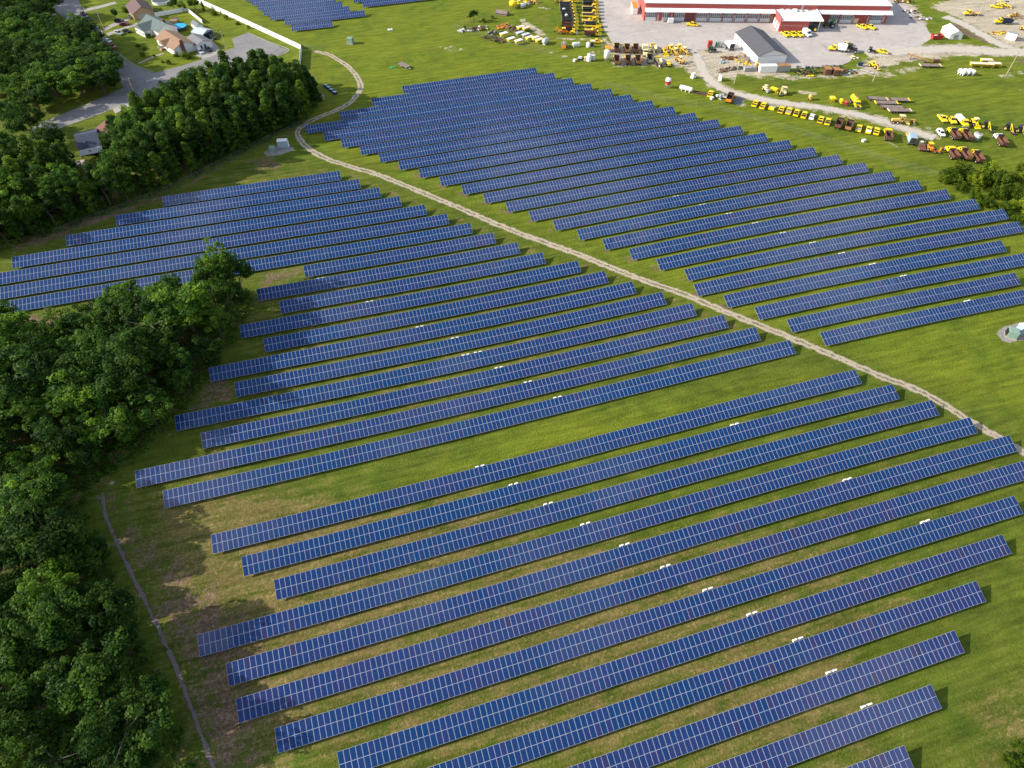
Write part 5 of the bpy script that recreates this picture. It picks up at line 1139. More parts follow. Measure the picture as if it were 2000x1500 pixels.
place('ldr', lambda: loader(YEL, True, False, YEL2), 1705, 131, D(-70), 'yellow loader left of the leaning pole'); place('cbb', lambda: cabinet(NAVY, (1.8, 1.4, 1.3), False), 1679, 129, D(-30), 'dark blue engine block on the grass', 'engine')
def make_pipe():
    root = thing('drain_pipe', 'x', 'pipe'); b = MB(); b.lathe((-2.6, 0, .45), (1, 0, 0), [(0, .22), (5.0, .22), (5.05, .45), (6.2, .45)], GREY, 10); b.build('barrel', root); return root
place('dp', make_pipe, 1690, 141, D(-60), 'grey pipe lying on the grass left of the leaning pole')
scrap('small pale rubbish heap at the corner of the concrete', P(1668, 113), 4, 3, .7, [CREAM, WOOD, WHT], 14, 12)
scrap('tangled dark scrap heap right of the containers', P(1577, 142), 11, 5, 1.4, [DARK, RUST, RUST2, GREEN], 60, 10); scrap('row of dark tyres and scrap along the concrete edge', P(1600, 132), 20, 2, .9, [DARK, DARK, GREEN, GREY], 50, 11, D(-14)); scrap('rust and blue grey scrap right of the rusty boxes', P(1652, 140), 9, 4, .9, [RUST, RUST2, BLUEG, DARK], 44, 14, D(-14))
for u, v, lab in [(1614, 143.5, 'rusty box container, left one of two'), (1631, 145, 'rusty box container, right one of two')]: place('crr', lambda: container(RUST, 3.6, 2.6, 2.3, RUST2), u, v, D(70), lab, None, 'rusty box containers')
def make_board():
    root = thing('steel_plate', 'x', 'plate'); b = MB(); b.box((0, 0, .25), (3.0, 1.3, .12), YEL); b.build('plate', root); b = MB(); b.box((0, 0, .1), (2.6, .3, .2), DARK); b.build('skid', root); return root
place('bo', make_board, 1582, 149, D(-17), 'yellow steel plate on the ground below the dark scrap heap')
place('du', dumpster, 1828, 76, D(-14), 'red dumpster beside the small white barn')
def make_conv():
    root = thing('conveyor', 'x', 'conveyor'); b = MB(); b.box((0, 0, 1.5), (10.0, .8, .3), RUST2, ry=D(5)); b.build('belt_frame', root)
    for x in (-3, 3): b = MB(); b.box((x, 0, .7), (.2, 1.2, 1.4), RUST); b.build('support', root)
    return root
place('cv', make_conv, 1791, 119, D(-52), 'long orange rusty conveyor lying on the dirt'); place('trd', lambda: deck_trailer(5.4, YEL2), 1815, 131.5, D(-19), 'dark trailer with yellow deck at the end of the conveyor'); place('bbx', lambda: container(RUST, 3.0, 1.4, .9), 1827, 121.5, D(-16), 'low brown box behind the yellow decked trailer', 'box', name='storage_bin')
# right upper yard
place(*FY, 1897, 30, D(165), 'yellow truck with flat bed beside the upper pole'); place(*PYO, 1944, 15.5, D(140), 'yellow pickup beside the loader in the top right yard'); place('ldh', lambda: loader(YEL, True, True, DARK), 1962, 14, D(-50), 'yellow backhoe beside the pickup in the top right yard')
place('dbl', lambda: dump_truck(YEL, NAVY, NAVY, DARK), 1958, 46.5, D(160), 'yellow truck with dark blue bed in the right yard')
scrap('rusty reddish farm machine wreck at the right edge', P(1982, 33), 8, 5, 2.0, [RUST, RUST2, YEL2], 60, 21); scrap('yellow and brown scrap left of the white box with orange door', P(1951, 65), 8, 4, .9, [YEL, YEL2, RUST2, WOOD], 34, 22)
def make_kiosk():
    root = thing('storage_box', 'x', 'box'); b = MB(); b.box((0, 0, 1.5), (4.4, 2.8, 2.8), WHT); b.build('shell', root); b = MB(); b.box((2.22, 0, 1.4), (.08, 2.2, 2.0), ORG); b.build('door', root); b = MB(); b.box((0, 0, 2.96), (4.5, 2.9, .1), GREY); b.build('roof', root); return root
place('kk', make_kiosk, 1973, 77, D(-60), 'white box with orange door at the right edge')
place('ldy', lambda: loader(YEL2, False, False, YEL), 2000, 60, D(-90), 'faded yellow machine cut by the right picture edge')
place('gr', None, 1762, 5, D(-15), 'yellow motor grader at the top edge right of the red building')
scrap('heap of white beams and rust right of the red building', P(1797, 37), 9, 4, .8, [WHT, WHT, RUST, GREY, RUST2], 30, 23, D(-20), long=1.8); scrap('grey and red scrap above the white beams', P(1778, 24), 6, 4, 1.1, [GREY, RUST, WHT, DARK], 30, 24)
# yellow hoppers and white tanks on the right lawn
HY = ('hy', lambda: hopper(YEL, TARP, YEL2, 5.2, 2.3))
for u, v, lab in [(1904, 131, 'long yellow hopper, left one of four by the dirt road'), (1924, 124, 'long yellow hopper, rearmost of four by the dirt road'), (1925.5, 132, 'long yellow hopper, front middle one of four by the dirt road'), (1940, 131, 'long yellow hopper, right one of four by the dirt road')]: place(*HY, u, v, D(-22), lab, None, 'long yellow hoppers by the dirt road')
for k, (u, v) in enumerate([(1876, 146), (1885, 146), (1894.5, 146)]): place('th3', lambda: tank_h(3.4, .95, WHT), u, v, D(-68), 'white tank lying on the lawn, %s of three' % ('left', 'middle', 'right')[k], None, 'three white tanks on the lawn')
# far field corner: hoppers, tarp shed and scrap
HT = ('hyt', lambda: hopper(YEL, TARP, WHT, 3.9, 2.2)); HW = ('hyw', lambda: hopper(YEL, WHT, WHT, 3.9, 2.2)); HG = ('hyg', lambda: hopper(GREY, GTARP, WHT, 3.9, 2.2))
for u, v, k, lab in [(984, 72, HW, 'small yellow hopper with white cover beside the rusty scrap'), (998, 82, HW, 'yellow hopper with white cover, left one at the front of the group'), (1013, 86, HW, 'yellow hopper with white cover, right one at the front of the group'), (1017, 59, HT, 'yellow hopper with tan cover, left one at the back of the group'), (1028, 61, HT, 'yellow hopper with tan cover, right one at the back of the group'), (1015, 70.5, HG, 'grey hopper with grey cover, left of two'), (1027, 74, HG, 'grey hopper with grey cover, right of two'), (1034, 79.5, HT, 'yellow hopper with tan cover in the middle right of the group'), (1046, 80, HT, 'yellow hopper with tan cover left of the one by the tank'), (1053, 84, HT, 'yellow hopper with tan cover next to the white tank')]: place(*k, u, v, D(20), lab, None, 'spreader hoppers in the far field corner')
place('th4', lambda: tank_h(4.2, 1.0, GTARP), 1065, 85.5, D(45), 'pale grey tank at the right end of the hopper group')
def make_tarp():
    root = thing('tarp_shelter', 'x', 'shelter'); b = MB(); b.lathe((-3, 0, .2), (1, 0, 0), [(0, 1.7), (6, 1.7)], PLANK, 16); b.build('cover', root)
    for s in (-1, 1): b = MB(); b.box((0, s*1.6, .4), (6.1, .12, .8), DARK); b.build('base_rail', root)
    return root
place('ts', make_tarp, 981, 28, D(-38), 'grey rounded shelter beside the yellow machines in the far field')
place('mxb', lambda: tank_v(2.2, 2.0, YEL, None, True), 1002, 16, 0, 'large round yellow hopper at the top of the far field', 'hopper'); place('ld1', None, 1014, 11, D(-60), 'yellow loader right of the large round yellow hopper'); place('rl1', None, 1028, 9, D(-50), 'yellow road roller at the top edge of the far field'); place('ldc', None, 1040, 5, D(-50), 'faded yellow backhoe at the top edge of the far field'); place('th2', None, 1022, 14.5, D(30), 'cream coloured tank lying below the far field machines')
scrap('orange scrap pile behind the yellow hoppers', P(983, 53), 7, 5, 1.3, [ORG, RUST2, CREAM], 36, 31); scrap('brown pile of rusty planks beside the tan covered hoppers', P(1001, 58), 8, 6, 1.0, [RUST, WOOD, PLANK], 50, 32, D(60), long=1.5); scrap('dark scrap heap left of the small yellow hopper', P(970, 66), 8, 5, 1.2, [DARK, NAVY, DARK, GREY], 40, 33); scrap('reddish brown scrap heap lowest in the far field', P(965, 77), 12, 4, 1.0, [RUST, DARK, RUST], 50, 34, D(-55)); scrap('scrap of wheels and timber inside the fenced corner', P(936, 57), 9, 5, 1.2, [DARK, RUST, RUST2, GREEN, WHT], 44, 35); scrap('low dark scrap along the wire fence corner', P(912, 60), 9, 3, .7, [DARK, GREY, WHT], 24, 36)

# ---------------------------------------------------------------- solar field equipment and neighbours' cars
place('sk', inverter_skid, 554, 287, D(-12), 'blue grey inverter station on a gravel pad by the gravel bend'); place('cab1', lambda: cabinet(PGREEN, (1.9, 2.0, 1.8)), 533, 297, D(-12), 'green transformer left of the blue grey inverter station')
place('sk2', lambda: inverter_skid(), 1996, 649, D(-8), 'white roofed inverter station cut by the right edge'); place('cab2', lambda: cabinet(PGREEN, (2.4, 2.2, 2.0)), 1973, 657, D(-40), 'green transformer with black fins near the right edge')
place('cab3', lambda: cabinet(PGREEN, (2.6, 2.2, 2.3), False), 685, 85, D(-30), 'green transformer alone on the far lawn'); 
place('wp2', lambda: deck_trailer(5.0, GREY), 790, 131, D(-62), 'small pale flat trailer alone on the far lawn')
def make_slab(): 
    root = thing('concrete_slab', 'x', 'slab'); b = MB(); b.box((0, 0, .15), (2.2, 1.6, .3), WHT); b.build('slab', root); b = MB(); b.lathe((0, 0, .3), (0, 0, 1), [(0, .4), (.25, .35)], GREY, 8); b.build('cover', root); return root
place('sb', make_slab, 762, 58.5, 0, 'small white slab on the far lawn above the green transformer')
def make_green():
    root = thing('green_tarp', 'x', 'tarp'); b = MB(); b.box((0, 0, .2), (2.6, 1.4, .35), mat('bright_green', (.03, .30, .08), .6), top=(.6, .5)); b.build('sheet', root); return root
place('gn', make_green, 768, 132, 0, 'bright green tarp on the lawn beside the pale trailer')
def make_pallets():
    root = thing('panel_pallet', 'x', 'pallet'); b = MB(); b.box((0, 0, .5), (2.0, 1.4, .9), NAVY, top=(.97, .97)); b.build('stack', root); b = MB(); b.box((0, 0, .05), (2.1, 1.5, .1), WOOD); b.build('base', root); b = MB(); b.box((0, 0, .97), (1.7, 1.1, .05), BLUEG); b.build('top_panel', root); return root
for k, (u, v) in enumerate([(637, 170), (642.5, 174), (648, 178.5), (654, 183.5)]): place('pn', make_pallets, u, v, D(-50), 'pallet of spare blue panels by the wire fence, %s from the far end' % NTH[k+1], None, 'pallets of spare panels')
cars = [(163.5, 29, BLACKP, False, -62, 'black car parked at the kerb, upper of two on the side street'), (174, 39.5, NAVY, True, -62, 'dark car parked at the kerb, lower of two on the side street'), (234, 43.5, BLACKP, True, -5, 'black car on the drive above the maroon one'), (243.5, 49.5, MAROON, False, 5, 'maroon car on the drive below the black one'), (232.5, 67, SILVER, True, -45, 'silver car on the lawn beside a black car'), (248, 63, BLACKP, False, -45, 'black car on the lawn right of the silver one'), (212, 82, SILVER, False, -60, 'pale silver car at the kerb above the red pickup'), (170.5, 87, WHT, False, -40, 'white car half hidden under the street corner trees'), (392.5, 103, WHT, True, -70, 'white car in front of the garage with blue shutters'), (408.5, 98.5, BLACKP, False, -70, 'black car right of the white one before the carport'), (62, 29, SILVER, False, 0, 'silver car half hidden under the top left trees')]
for u, v, m, suv, h, lab in cars: place('car%s%d' % (m.name, suv), lambda m=m, suv=suv: car(m, suv), u, v, D(h), lab)
place('pred', lambda: pickup(RED, 'cover', GREY), 221, 93.5, D(118), 'red pickup with grey bed cover at the kerb'); place('pnv', lambda: pickup(BLACKP, 'open', DARK), 413.5, 75.5, D(-45), 'dark pickup behind the carport on the drive'); 

# ---------------------------------------------------------------- buildings
def local_frame(a, b):
    """origin a, x axis from a to b"""
    d = b-a; return math.atan2(d.y, d.x), math.hypot(d.x, d.y)
BRICK = mat('red_brick', (0.40, 0.085, 0.075), .85, 0, .15, 1.2); ROOFW = mat('white_roof', (.82, .80, .80), .6, 0, .04, .3); SIDING = mat('white_siding', (.80, .79, .76), .6, 0, .05); DOORW = mat('garage_door_white', (.60, .62, .64), .5, 0, .05); PANE = mat('garage_glass', (.035, .045, .06), .15, 0, .1, 1, .5); BROWND = mat('brown_door', (.20, .06, .055), .7); CONCW = mat('grey_pier', (.42, .36, .35), .8)
def garage_door(root, x, w, h, z0=0.0, y=0.0):
    b = MB(); b.box((x, y-.08, z0+h/2), (w, .12, h), DOORW); d = b.build('garage_door', root)
    n = max(3, int(w/0.95)); b = MB()
    for r in range(3):
        for k in range(n): b.box((x-w/2+(k+.5)*w/n, y-.15, z0+h*(.50+.145*r)), (w/n*.78, .03, h*.11), PANE)
    b.build('window_panes', d)
a, bb = P(1256.5, 40.5), P(1728, 46); rz, L = local_frame(a, bb)
red = thing('maintenance_building', 'long red brick maintenance building with white roofs and garage doors', 'building', (a.x, a.y, a.z-.2), rz)
b = MB(); b.box((L/2, 13, 4.15), (L, 26, 8.3), BRICK); b.build('wall', red)
b = MB(); b.box((L/2, 13, 8.42), (L+.8, 26.8, .24), ROOFW); b.box((L/2, 13, 8.6), (L-.4, 26, .12), ROOFW); b.build('roof', red)
b = MB(); b.rings([[(0, -.02, 5.95), (L+1.2, -.02, 5.95), (L+1.2, -2.6, 5.05), (0, -2.6, 5.05)], [(0, -.02, 6.12), (L+1.2, -.02, 6.12), (L+1.2, -2.6, 5.22), (0, -2.6, 5.22)]], ROOFW); b.build('awning', red)
px_x = lambda u: (u-1256.5)/(1728-1256.5)*L
for u0, u1 in ((1260, 1280), (1292, 1304.5), (1315, 1335.5), (1359, 1379.5), (1385, 1408), (1411, 1429), (1434.5, 1453), (1459, 1478), (1483, 1502), (1617, 1634), (1638, 1661), (1696, 1719)):
    garage_door(red, px_x((u0+u1)/2), px_x(u1)-px_x(u0), 4.5)
for u, w in ((1346, 5.4), (1670, 2.2)):
    b = MB(); b.box((px_x(u), -.07, 2.0 if w > 3 else 1.3), (w, .12, 4.0 if w > 3 else 2.4), BROWND if w > 3 else CREAM); b.build('side_door', red)
for u in (1284, 1310, 1338, 1356, 1382, 1432, 1456, 1480, 1506, 1663, 1692, 1722):
    b = MB(); b.box((px_x(u), -.06, 1.8), (.8, .12, 3.6), CONCW); b.build('pier', red)
b = MB(); b.box((px_x(1559), -.05, 7.1), (1.2, .1, 2.2), CONCW); b.build('downpipe', red)
for k in range(6):
    b = MB(); b.box((px_x(1275+78*k), 12+2*(k % 2), 8.9), (1.4, 1.2, .6), GREY); b.build('roof_vent', red)
place('cbw', lambda: cabinet(WHT, (2.6, 1.8, 1.8), False), 1309, 44.5, rz, 'white tank cabinet before the third garage door', 'cabinet')
place('cwo', lambda: container(WHT, 9.0, 2.4, 2.8, ORG), 1238, 22, rz+D(90), 'white and orange container at the left end of the red building')
# annexe with canopy
a2, b2 = P(1520, 62), P(1595.5, 63); rz2 = rz; L2 = (b2-a2).xy.length
ann = thing('brick_annexe', 'low red brick annexe with white flat roof and open canopy', 'building', (a2.x, a2.y, a2.z-.2), rz2)
Lw = L2*.74
b = MB(); b.box((Lw/2, 7.2, 2.5), (Lw, 14.4, 5.0), BRICK); b.build('wall', ann)
b = MB(); b.box((L2/2+.6, 7.2, 5.12), (L2+1.2, 14.8, .24), ROOFW); b.build('roof', ann)
b = MB(); b.box((-.12, 7.2, 5.3), (.3, 14.8, 1.4), BRICK); b.build('parapet', ann)
b = MB(); b.rings([[(L2+1.2, -.2, 4.9), (L2+1.5, -.2, 4.9), (L2+1.5, 14.6, 4.9), (L2+1.2, 14.6, 4.9)], [(L2+1.2, -.2, 5.5), (L2+1.5, -.2, 5.5), (L2+1.5, 14.6, 6.6), (L2+1.2, 14.6, 6.6)]], ROOFW); b.build('parapet', ann)
b = MB(); b.box((L2+.2, .4, 2.5), (.3, .3, 5.0), WHT); b.build('post', ann)
b = MB(); b.box((Lw/2, -.04, 2.9), (Lw*.98, .08, .15), CONCW); b.build('wall_band', ann)
for k in range(3):
    b = MB(); b.box((-.07, 2.2+3.6*k, 1.6), (.12, 2.0, 3.2), WHT); b.build('side_door', ann)
for k, (x, y, s) in enumerate([(3, 12, 1.5), (6, 12, 1.5), (9, 11, 1.9), (13, 11, 1.2), (14.5, 12.5, 1.2), (16, 11.5, 1.2), (17.5, 12, 1)]):
    b = MB(); b.box((x, y, 5.24+s*.35), (s, s*.8, s*.7), GREY if k > 2 else WHT); b.build('roof_unit', ann)
# houses and sheds
def gable(name, label, cat, ra, rb, hr, he, w, wall, roof, over=.35, ext=0.0):
    """ridge ends ra, rb (points at ridge height), eaves height he, width w"""
    a, b_ = Vector((ra.x, ra.y)), Vector((rb.x, rb.y)); rz, L = math.atan2(b_.y-a.y, b_.x-a.x), (b_-a).length
    z = min(T(a.x, a.y), T(b_.x, b_.y))-.1
    root = thing(name, label, cat, (a.x, a.y, z), rz)
    m = MB(); hw = w/2-over
    m.rings([[(0, -hw, 0), (L, -hw, 0), (L, hw, 0), (0, hw, 0)], [(0, -hw, he), (L, -hw, he), (L, hw, he), (0, hw, he)]], wall, caps=False)
    hg = hr-.1
    for x in (0.0, L): m.face([(x, -hw, he), (x, hw, he), (x, 0, hg)], wall)
    m.build('wall', root)
    m = MB(); t = .14
    for s in (-1, 1):
        m.rings([[(-over, 0, hr), (L+over, 0, hr), (L+over, s*w/2, he-.12), (-over, s*w/2, he-.12)], [(-over, 0, hr+t), (L+over, 0, hr+t), (L+over, s*w/2, he-.12+t), (-over, s*w/2, he-.12+t)]], roof)
    m.build('roof', root)
    return root, L, hw
ROOFG = mat('grey_green_shingles', (.115, .150, .150), .9, 0, .15, 2); ROOFB = mat('tan_shingles', (.27, .165, .105), .9, 0, .15, 2); ROOFP = mat('purple_brown_shingles', (.135, .085, .085), .9, 0, .15, 2); ROOFS = mat('slate_shingles', (.045, .060, .095), .9, 0, .15, 2); ROOFR = mat('reddish_shingles', (.17, .075, .065), .9, 0, .15, 2); ROOFGY = mat('grey_shingles', (.17, .17, .185), .9, 0, .12, 2); BRK = mat('tan_brick', (.40, .27, .17), .85, 0, .15, 2); CHIM = mat('chimney_brick', (.16, .075, .05), .9, 0, .2, 2)
def window(root, x, y, z, w, h, side):
    f = MB(); f.box((x, y+side*.03, z), (w, .06, h), SIDING); o = f.build('window', root)
    f = MB(); f.box((x, y+side*.07, z), (w*.8, .03, h*.8), PANE); f.build('pane', o)
def box_part(root, name, c, d, m, **k):
    q = MB(); q.box(c, d, m, **k); return q.build(name, root)
# white gabled shed with the grey roof
sh0, sh1 = P(1513, 97, 6.0), P(1466.5, 50, 6.0)
shed, Ls, hws = gable('gable_shed', 'white gabled shed with dark grey roof on the yard edge', 'shed', sh0, sh1, 6.0, 3.6, 14.0, SIDING, mat('dark_grey_shingles', (.085, .085, .098), .9, 0, .1, .8), .3)
box_part(shed, 'side_door', (Ls*.82, hws+.04, 1.1), (1.2, .1, 2.2), GREY); box_part(shed, 'gable_trim', (-.04, 0, 3.55), (.06, 2*hws, .12), GREY)
barn, Lb, hwb = gable('small_barn', 'small white barn with white roof beside the red dumpster', 'shed', P(1873, 60, 3.9), P(1856.5, 45.5, 3.9), 3.9, 2.4, 6.4, SIDING, ROOFW, .25)
box_part(barn, 'barn_door', (-.04, 0, 1.1), (.08, 2.2, 2.0), GREY)
# tan roofed house
h2_, L, hw = gable('family_house', 'white house with tan roof and brown chimney on the street corner', 'house', P(321, 58, 5.2), P(356, 80.5, 5.2), 5.2, 2.9, 11.0, SIDING, ROOFB, .5)
for x in (2.5, 7.0, 10.5): window(h2_, x, -hw, 1.6, 1.2, 1.2, -1)
box_part(h2_, 'chimney', (L+.35, -.8, 3.0), (.7, 1.5, 6.2), CHIM); box_part(h2_, 'front_steps', (L*.40, -hw-1.2, .5), (1.9, 2.4, 1.0), WOOD, top=(1, .5)); box_part(h2_, 'porch_railing', (L*.40-1.3, -hw-1.2, 1.0), (.12, 2.6, .9), WHT)
m = MB(); m.rings([[(L*.30, -hw-1.4, 2.75), (L*.66, -hw-1.4, 2.75), (L*.48, -hw-1.4, 4.5)], [(L*.30, -1.0, 2.9), (L*.66, -1.0, 2.9), (L*.48, -1.0, 4.65)]], ROOFB); m.build('porch_roof', h2_)
cp, Lc, hc = gable('carport', 'grey roofed garage with blue shutters joined to the tan house', 'garage', P(375, 66, 4.0), P(396, 78, 4.0), 4.0, 2.6, 8.2, SIDING, ROOFGY, .4)
for y in (-1.6, .2): box_part(cp, 'shutter', (Lc+.05, y, 1.5), (.1, .8, 1.5), NAVY)
# green roofed house
h1_, L, hw = gable('family_house', 'white L-shaped house with grey green roof left of the round blue pool', 'house', P(287, 28.5, 5.4), P(322, 45, 5.4), 5.4, 2.9, 10.5, SIDING, ROOFG, .5)
m = MB(); w2 = 4.6; Lx = 6.2
m.rings([[(Lx-w2, -hw-4.2, 2.75), (Lx+w2, -hw-4.2, 2.75), (Lx, -hw-4.2, 4.9)], [(Lx-w2, -.5, 2.9), (Lx+w2, -.5, 2.9), (Lx, -.5, 5.0)]], ROOFG); m.build('wing_roof', h1_)
box_part(h1_, 'wing_wall', (Lx, -hw-2.0, 1.35), (8.2, 4.1, 2.7), SIDING); box_part(h1_, 'chimney', (L*.86, .6, 4.0), (1.1, 1.2, 5.2), CHIM); box_part(h1_, 'front_steps', (1.2, -hw-1.2, .5), (2.6, 2.4, 1.0), CONCW, top=(1, .6))
for x in (3.4, 6.2, 9.0): window(h1_, x, -hw-4.05, 1.5, 1.0, 1.1, -1)
# purple brown roofed house
h3_, L, hw = gable('family_house', 'brick house with purple brown roof at the top edge', 'house', P(262, -4, 5.6), P(275, 12.5, 5.6), 5.6, 3.0, 10.8, BRK, ROOFP, .5)
box_part(h3_, 'garage_door', (L+.05, 0, 1.2), (.1, 6.2, 2.3), CONCW); window(h3_, 4, -hw, 1.6, 1.3, 1.2, -1)
# houses among the trees
h4_, L, hw = gable('family_house', 'house with dark slate roof hidden among trees below the street', 'house', P(147, 265, 4.8), P(186, 257, 4.8), 4.8, 2.8, 14.0, CREAM, ROOFS, .5)
m = MB(); m.rings([[(-.3, -hw-4.2, 2.1), (L+.6, -hw-4.2, 2.1), (L+.6, -hw+.2, 2.7), (-.3, -hw+.2, 2.7)], [(-.3, -hw-4.2, 2.2), (L+.6, -hw-4.2, 2.2), (L+.6, -hw+.2, 2.82), (-.3, -hw+.2, 2.82)]], GREY); m.build('porch_roof', h4_)
for x in (3.2, 7.4): box_part(h4_, 'roof_vent', (x, -hw-2.4, 2.62), (.5, .4, .3), DARK)
box_part(h4_, 'patio', (-2.0, -hw-5.2, .12), (4.6, 4.4, .24), CONCW)
h5_, L, hw = gable('family_house', 'house with reddish roof mostly hidden behind bright trees', 'house', P(206, 236, 4.4), P(228, 262, 4.4), 4.4, 2.7, 9.0, BRK, ROOFR, .5)
window(h5_, 3, -hw, 1.5, 1.2, 1.1, -1)
h6_, L, hw = gable('family_house', 'house with dark red roof in deep shade at the top left', 'house', P(36, 62, 4.6), P(62, 66, 4.6), 4.6, 2.7, 10.0, BRK, ROOFR, .5)
window(h6_, 3, -hw, 1.5, 1.2, 1.1, -1)
ysh, Ly, hy = gable('garden_shed', 'small white garden shed with grey roof inside the white yard fence', 'shed', P(377, 39, 2.9), P(388, 46, 2.9), 2.9, 2.0, 3.6, SIDING, ROOFGY, .2); box_part(ysh, 'door', (Ly+.04, 0, .9), (.08, 1.1, 1.8), WHT)
msh, Lm, hm = gable('metal_carport', 'pale metal carport roof between pool and dark pickup', 'carport', P(382, 53, 3.4), P(404, 58, 3.4), 3.4, 2.4, 7.0, GREY, mat('pale_metal_roof', (.48, .53, .56), .5, .2, .05), .2); box_part(msh, 'back_panel', (Lm+.05, 0, 1.2), (.1, 5.6, 2.3), NAVY)
# pools
def pool(label, u, v, r, water, h=1.25, rim=WHT):
    p = P(u, v); root = thing('round_pool', label, 'pool', p)
    m = MB(); m.lathe((0, 0, 0), (0, 0, 1), [(0, r), (h, r), (h+.05, r+.12), (h+.1, r+.1), (h+.1, r-.12), (h-.1, r-.14)], rim, 32); m.build('pool_wall', root)
    m = MB(); m.lathe((0, 0, h-.09), (0, 0, 1), [(0, r-.15), (.05, r-.15)], water, 32); m.build('pool_water', root)
    return root
pool('round blue swimming pool with dark rim between two houses', 350, 56, 3.9, mat('pool_water', (.01, .38, .62), .12, 0, .06, .6), 1.25, DARK); pool('round empty pool with pale rim at the top edge', 316, 5, 4.5, mat('dark_pool_water', (.03, .035, .02), .2, 0, .1), 1.2, WHT)
def make_deck():
    root = thing('pool_deck', 'x', 'deck'); m = MB(); m.box((0, 0, .6), (3.4, 2.8, 1.2), WOOD); m.build('platform', root); m = MB(); m.box((0, 1.35, 1.6), (3.4, .1, .8), WOOD); m.build('railing', root); return root
place('dk', make_deck, 341, 44, D(-20), 'brown wooden deck between the blue pool and the green roofed house')
# fences
FENCEW = mat('white_vinyl', (.82, .82, .80), .45, 0, .02, 1)
def board_fence(label, pts, h, m=FENCEW, post=2.4):
    P0 = [P(u, v) for u, v in pts]; root = thing('board_fence', label, 'fence', P0[0]); o = P0[0]
    for a, c in zip(P0[:-1], P0[1:]):
        n = max(1, int((c-a).length/8)); q = MB()
        d = (c-a).normalized(); nn = Vector((-d.y, d.x, 0))*.04
        rings = []
        for k in range(n+1):
            p = a.lerp(c, k/n); p.z = T(p.x, p.y); p -= o
            rings.append([p-nn+Vector((0, 0, .03)), p+nn+Vector((0, 0, .03)), p+nn+Vector((0, 0, h)), p-nn+Vector((0, 0, h))])
        q.rings(rings, m); q.build('board_panel', root)
        np_ = min(40, max(1, int((c-a).length/post)))
        for k in range(np_+1):
            p = a.lerp(c, k/np_); p.z = T(p.x, p.y); p -= o
            q = MB(); q.box((p.x, p.y, p.z+h/2+.05), (.15, .15, h+.1), m, rz=math.atan2(d.y, d.x)); q.build('post', root)
    return root
board_fence('long white board fence between the houses and the far solar rows', [(385, 4), (430, 24), (500, 56), (589, 97.5)], 2.3); board_fence('short white board fence at right angles to the long one', [(589.5, 98.5), (585.5, 137)], 2.3)
board_fence('white board fence round the lawn behind the blue pool', [(304, 33), (366, 22), (396, 46)], 1.9); 
board_fence('white panel fence leaning near the pallets of spare panels', [(614, 178), (633, 195)], 1.8)
WIRE = NT('chain_link'); _w = WIRE.ramp(WIRE.noise(9, 2, .5), [(.45, .02), (.6, .06)]); WIRE.b.inputs['Base Color'].default_value = (.36, .38, .40, 1); WIRE.b.inputs['Roughness'].default_value = .5
_tr = WIRE.n.new('ShaderNodeBsdfTransparent'); _mx = WIRE.n.new('ShaderNodeMixShader'); WIRE.lk(_w, _mx.inputs[0]); WIRE.lk(_tr.outputs[0], _mx.inputs[1]); WIRE.lk(WIRE.b.outputs[0], _mx.inputs[2]); WIRE.lk(_mx.outputs[0], WIRE.out.inputs['Surface']); WIRE = WIRE.m
FPOST = mat('fence_post_steel', (.15, .16, .15), .7, 0, .1)
def wire_fence(label, pts, h=2.1, gap=3.2, m=None):
    P0 = [P(u, v) for u, v in pts]; root = thing('wire_fence', label, 'fence', P0[0]); o = P0[0]; net = MB(); rail = MB(); ring = []
    for a, c in zip(P0[:-1], P0[1:]):
        n = max(1, int((c-a).length/gap)); d = c-a
        for k in range(n+(1 if c is P0[-1] else 0)):
            p = a.lerp(c, k/n); p.z = T(p.x, p.y); p -= o; ring.append(p)
            q = MB(); q.tube(p, p+Vector((0, 0, h+.1)), .03, .03, FPOST, 5); q.build('post', root)
    for a, c in zip(ring[:-1], ring[1:]): net.face([a+Vector((0, 0, .05)), c+Vector((0, 0, .05)), c+Vector((0, 0, h)), a+Vector((0, 0, h))], WIRE)
    rail.rings([[p+Vector((0, -.015, h-.015)), p+Vector((0, .015, h-.015)), p+Vector((0, .015, h+.015)), p+Vector((0, -.015, h+.015))] for p in ring], FPOST)
    net.build('wire_net', root); rail.build('top_rail', root)
wire_fence('wire fence along the wood on the left side of the solar field', [(196, 978), (212, 1020), (245, 1090), (300, 1205), (345, 1300), (395, 1432), (440, 1545)])
wire_fence('wire fence along the front of the tree belt', [(108, 459), (328, 376), (498, 289), (598, 243)]); wire_fence('wire fence with gate posts beside the white fence corner', [(612, 102), (607, 150), (622, 165), (650, 200)]); wire_fence('wire fence running along the far side of the gravel bend', [(592, 92), (616, 103), (640, 92)])
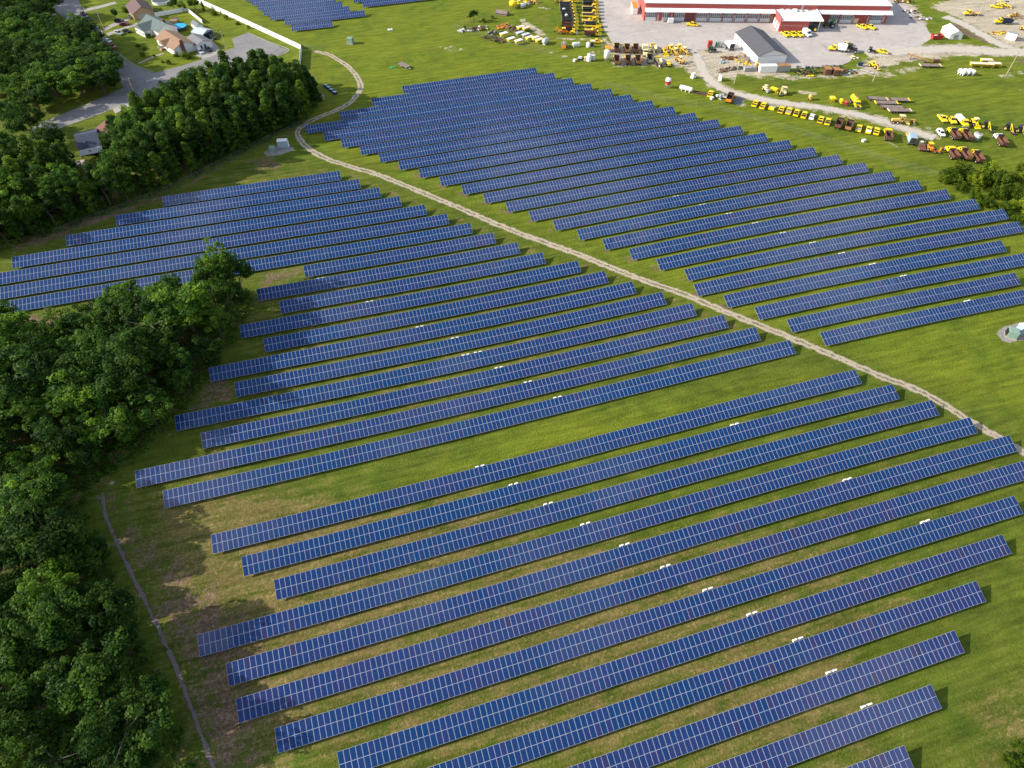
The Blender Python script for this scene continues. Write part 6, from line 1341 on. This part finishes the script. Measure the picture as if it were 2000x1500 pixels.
wire_fence('wire fence between the solar field and the equipment meadow', [(1182, 168), (1300, 198), (1400, 214), (1490, 240), (1640, 287), (1760, 326), (1840, 348)], gap=4.2); wire_fence('wire fence round the scrap corner of the far field', [(1000, 24), (962, 38), (885, 54), (905, 62), (985, 84), (1090, 110)], gap=4.0)
# poles
def pole(label, base, h, arm=0.0, lean=(0, 0), lamp=False, wires=True):
    p = P(*base); root = thing('utility_pole', label, 'pole', p)
    m = MB(); m.tube((0, 0, -.4), (lean[0], lean[1], h), .17, .11, POLEW, 8); m.build('shaft', root)
    m = MB(); m.box((lean[0], lean[1], h-.5), (1.9, .12, .14), WOOD, rz=.6); m.build('cross_arm', root)
    if lamp:
        m = MB(); m.tube((lean[0], lean[1], h-.8), (lean[0]-1.8, lean[1], h-.2), .05, .05, GREY, 5); m.build('lamp_arm', root); m = MB(); m.box((lean[0]-2.0, lean[1], h-.22), (.6, .3, .16), GREY); m.build('lamp_head', root)
    return root
pole('bare wooden pole on the grass in front of the white shed', (1433.5, 164), 11); pole('pale wooden pole on the grass below the lone yellow pickup', (1704.5, 159), 10.6); pole('pale pole with yellow foot at the right edge of the lawn', (1964.5, 148), 10.3); pole('wooden pole in the dirt of the top right yard', (1905, 41), 9.5)
pole('utility pole at the drive of the green roofed house', (207, 66), 10.2, lamp=True); pole('utility pole beside the drive of the tan roofed house', (448, 117), 12.3, lamp=True); pole('utility pole on the verge of the main street', (267, 193), 8.5, lamp=True)
def make_mailbox():
    root = thing('mailbox', 'x', 'mailbox'); m = MB(); m.box((0, 0, .5), (.1, .1, 1.0), WOOD); m.build('post', root); m = MB(); m.box((0, 0, 1.1), (.5, .25, .28), DARK); m.build('box', root); return root
place('mb', make_mailbox, 268, 122, 0, 'mailbox at the corner lawn kerb'); place('mb', make_mailbox, 394, 143, 0, 'mailbox on the verge opposite the white car'); place('mb', make_mailbox, 110, 29, 0, 'mailbox at the end of the left side driveway')
place('bin', lambda: cabinet(PGREEN, (.9, .9, 1.1), False), 254, 34, 0, 'green bin beside the purple brown roofed house', 'bin', name='wheeled_bin')
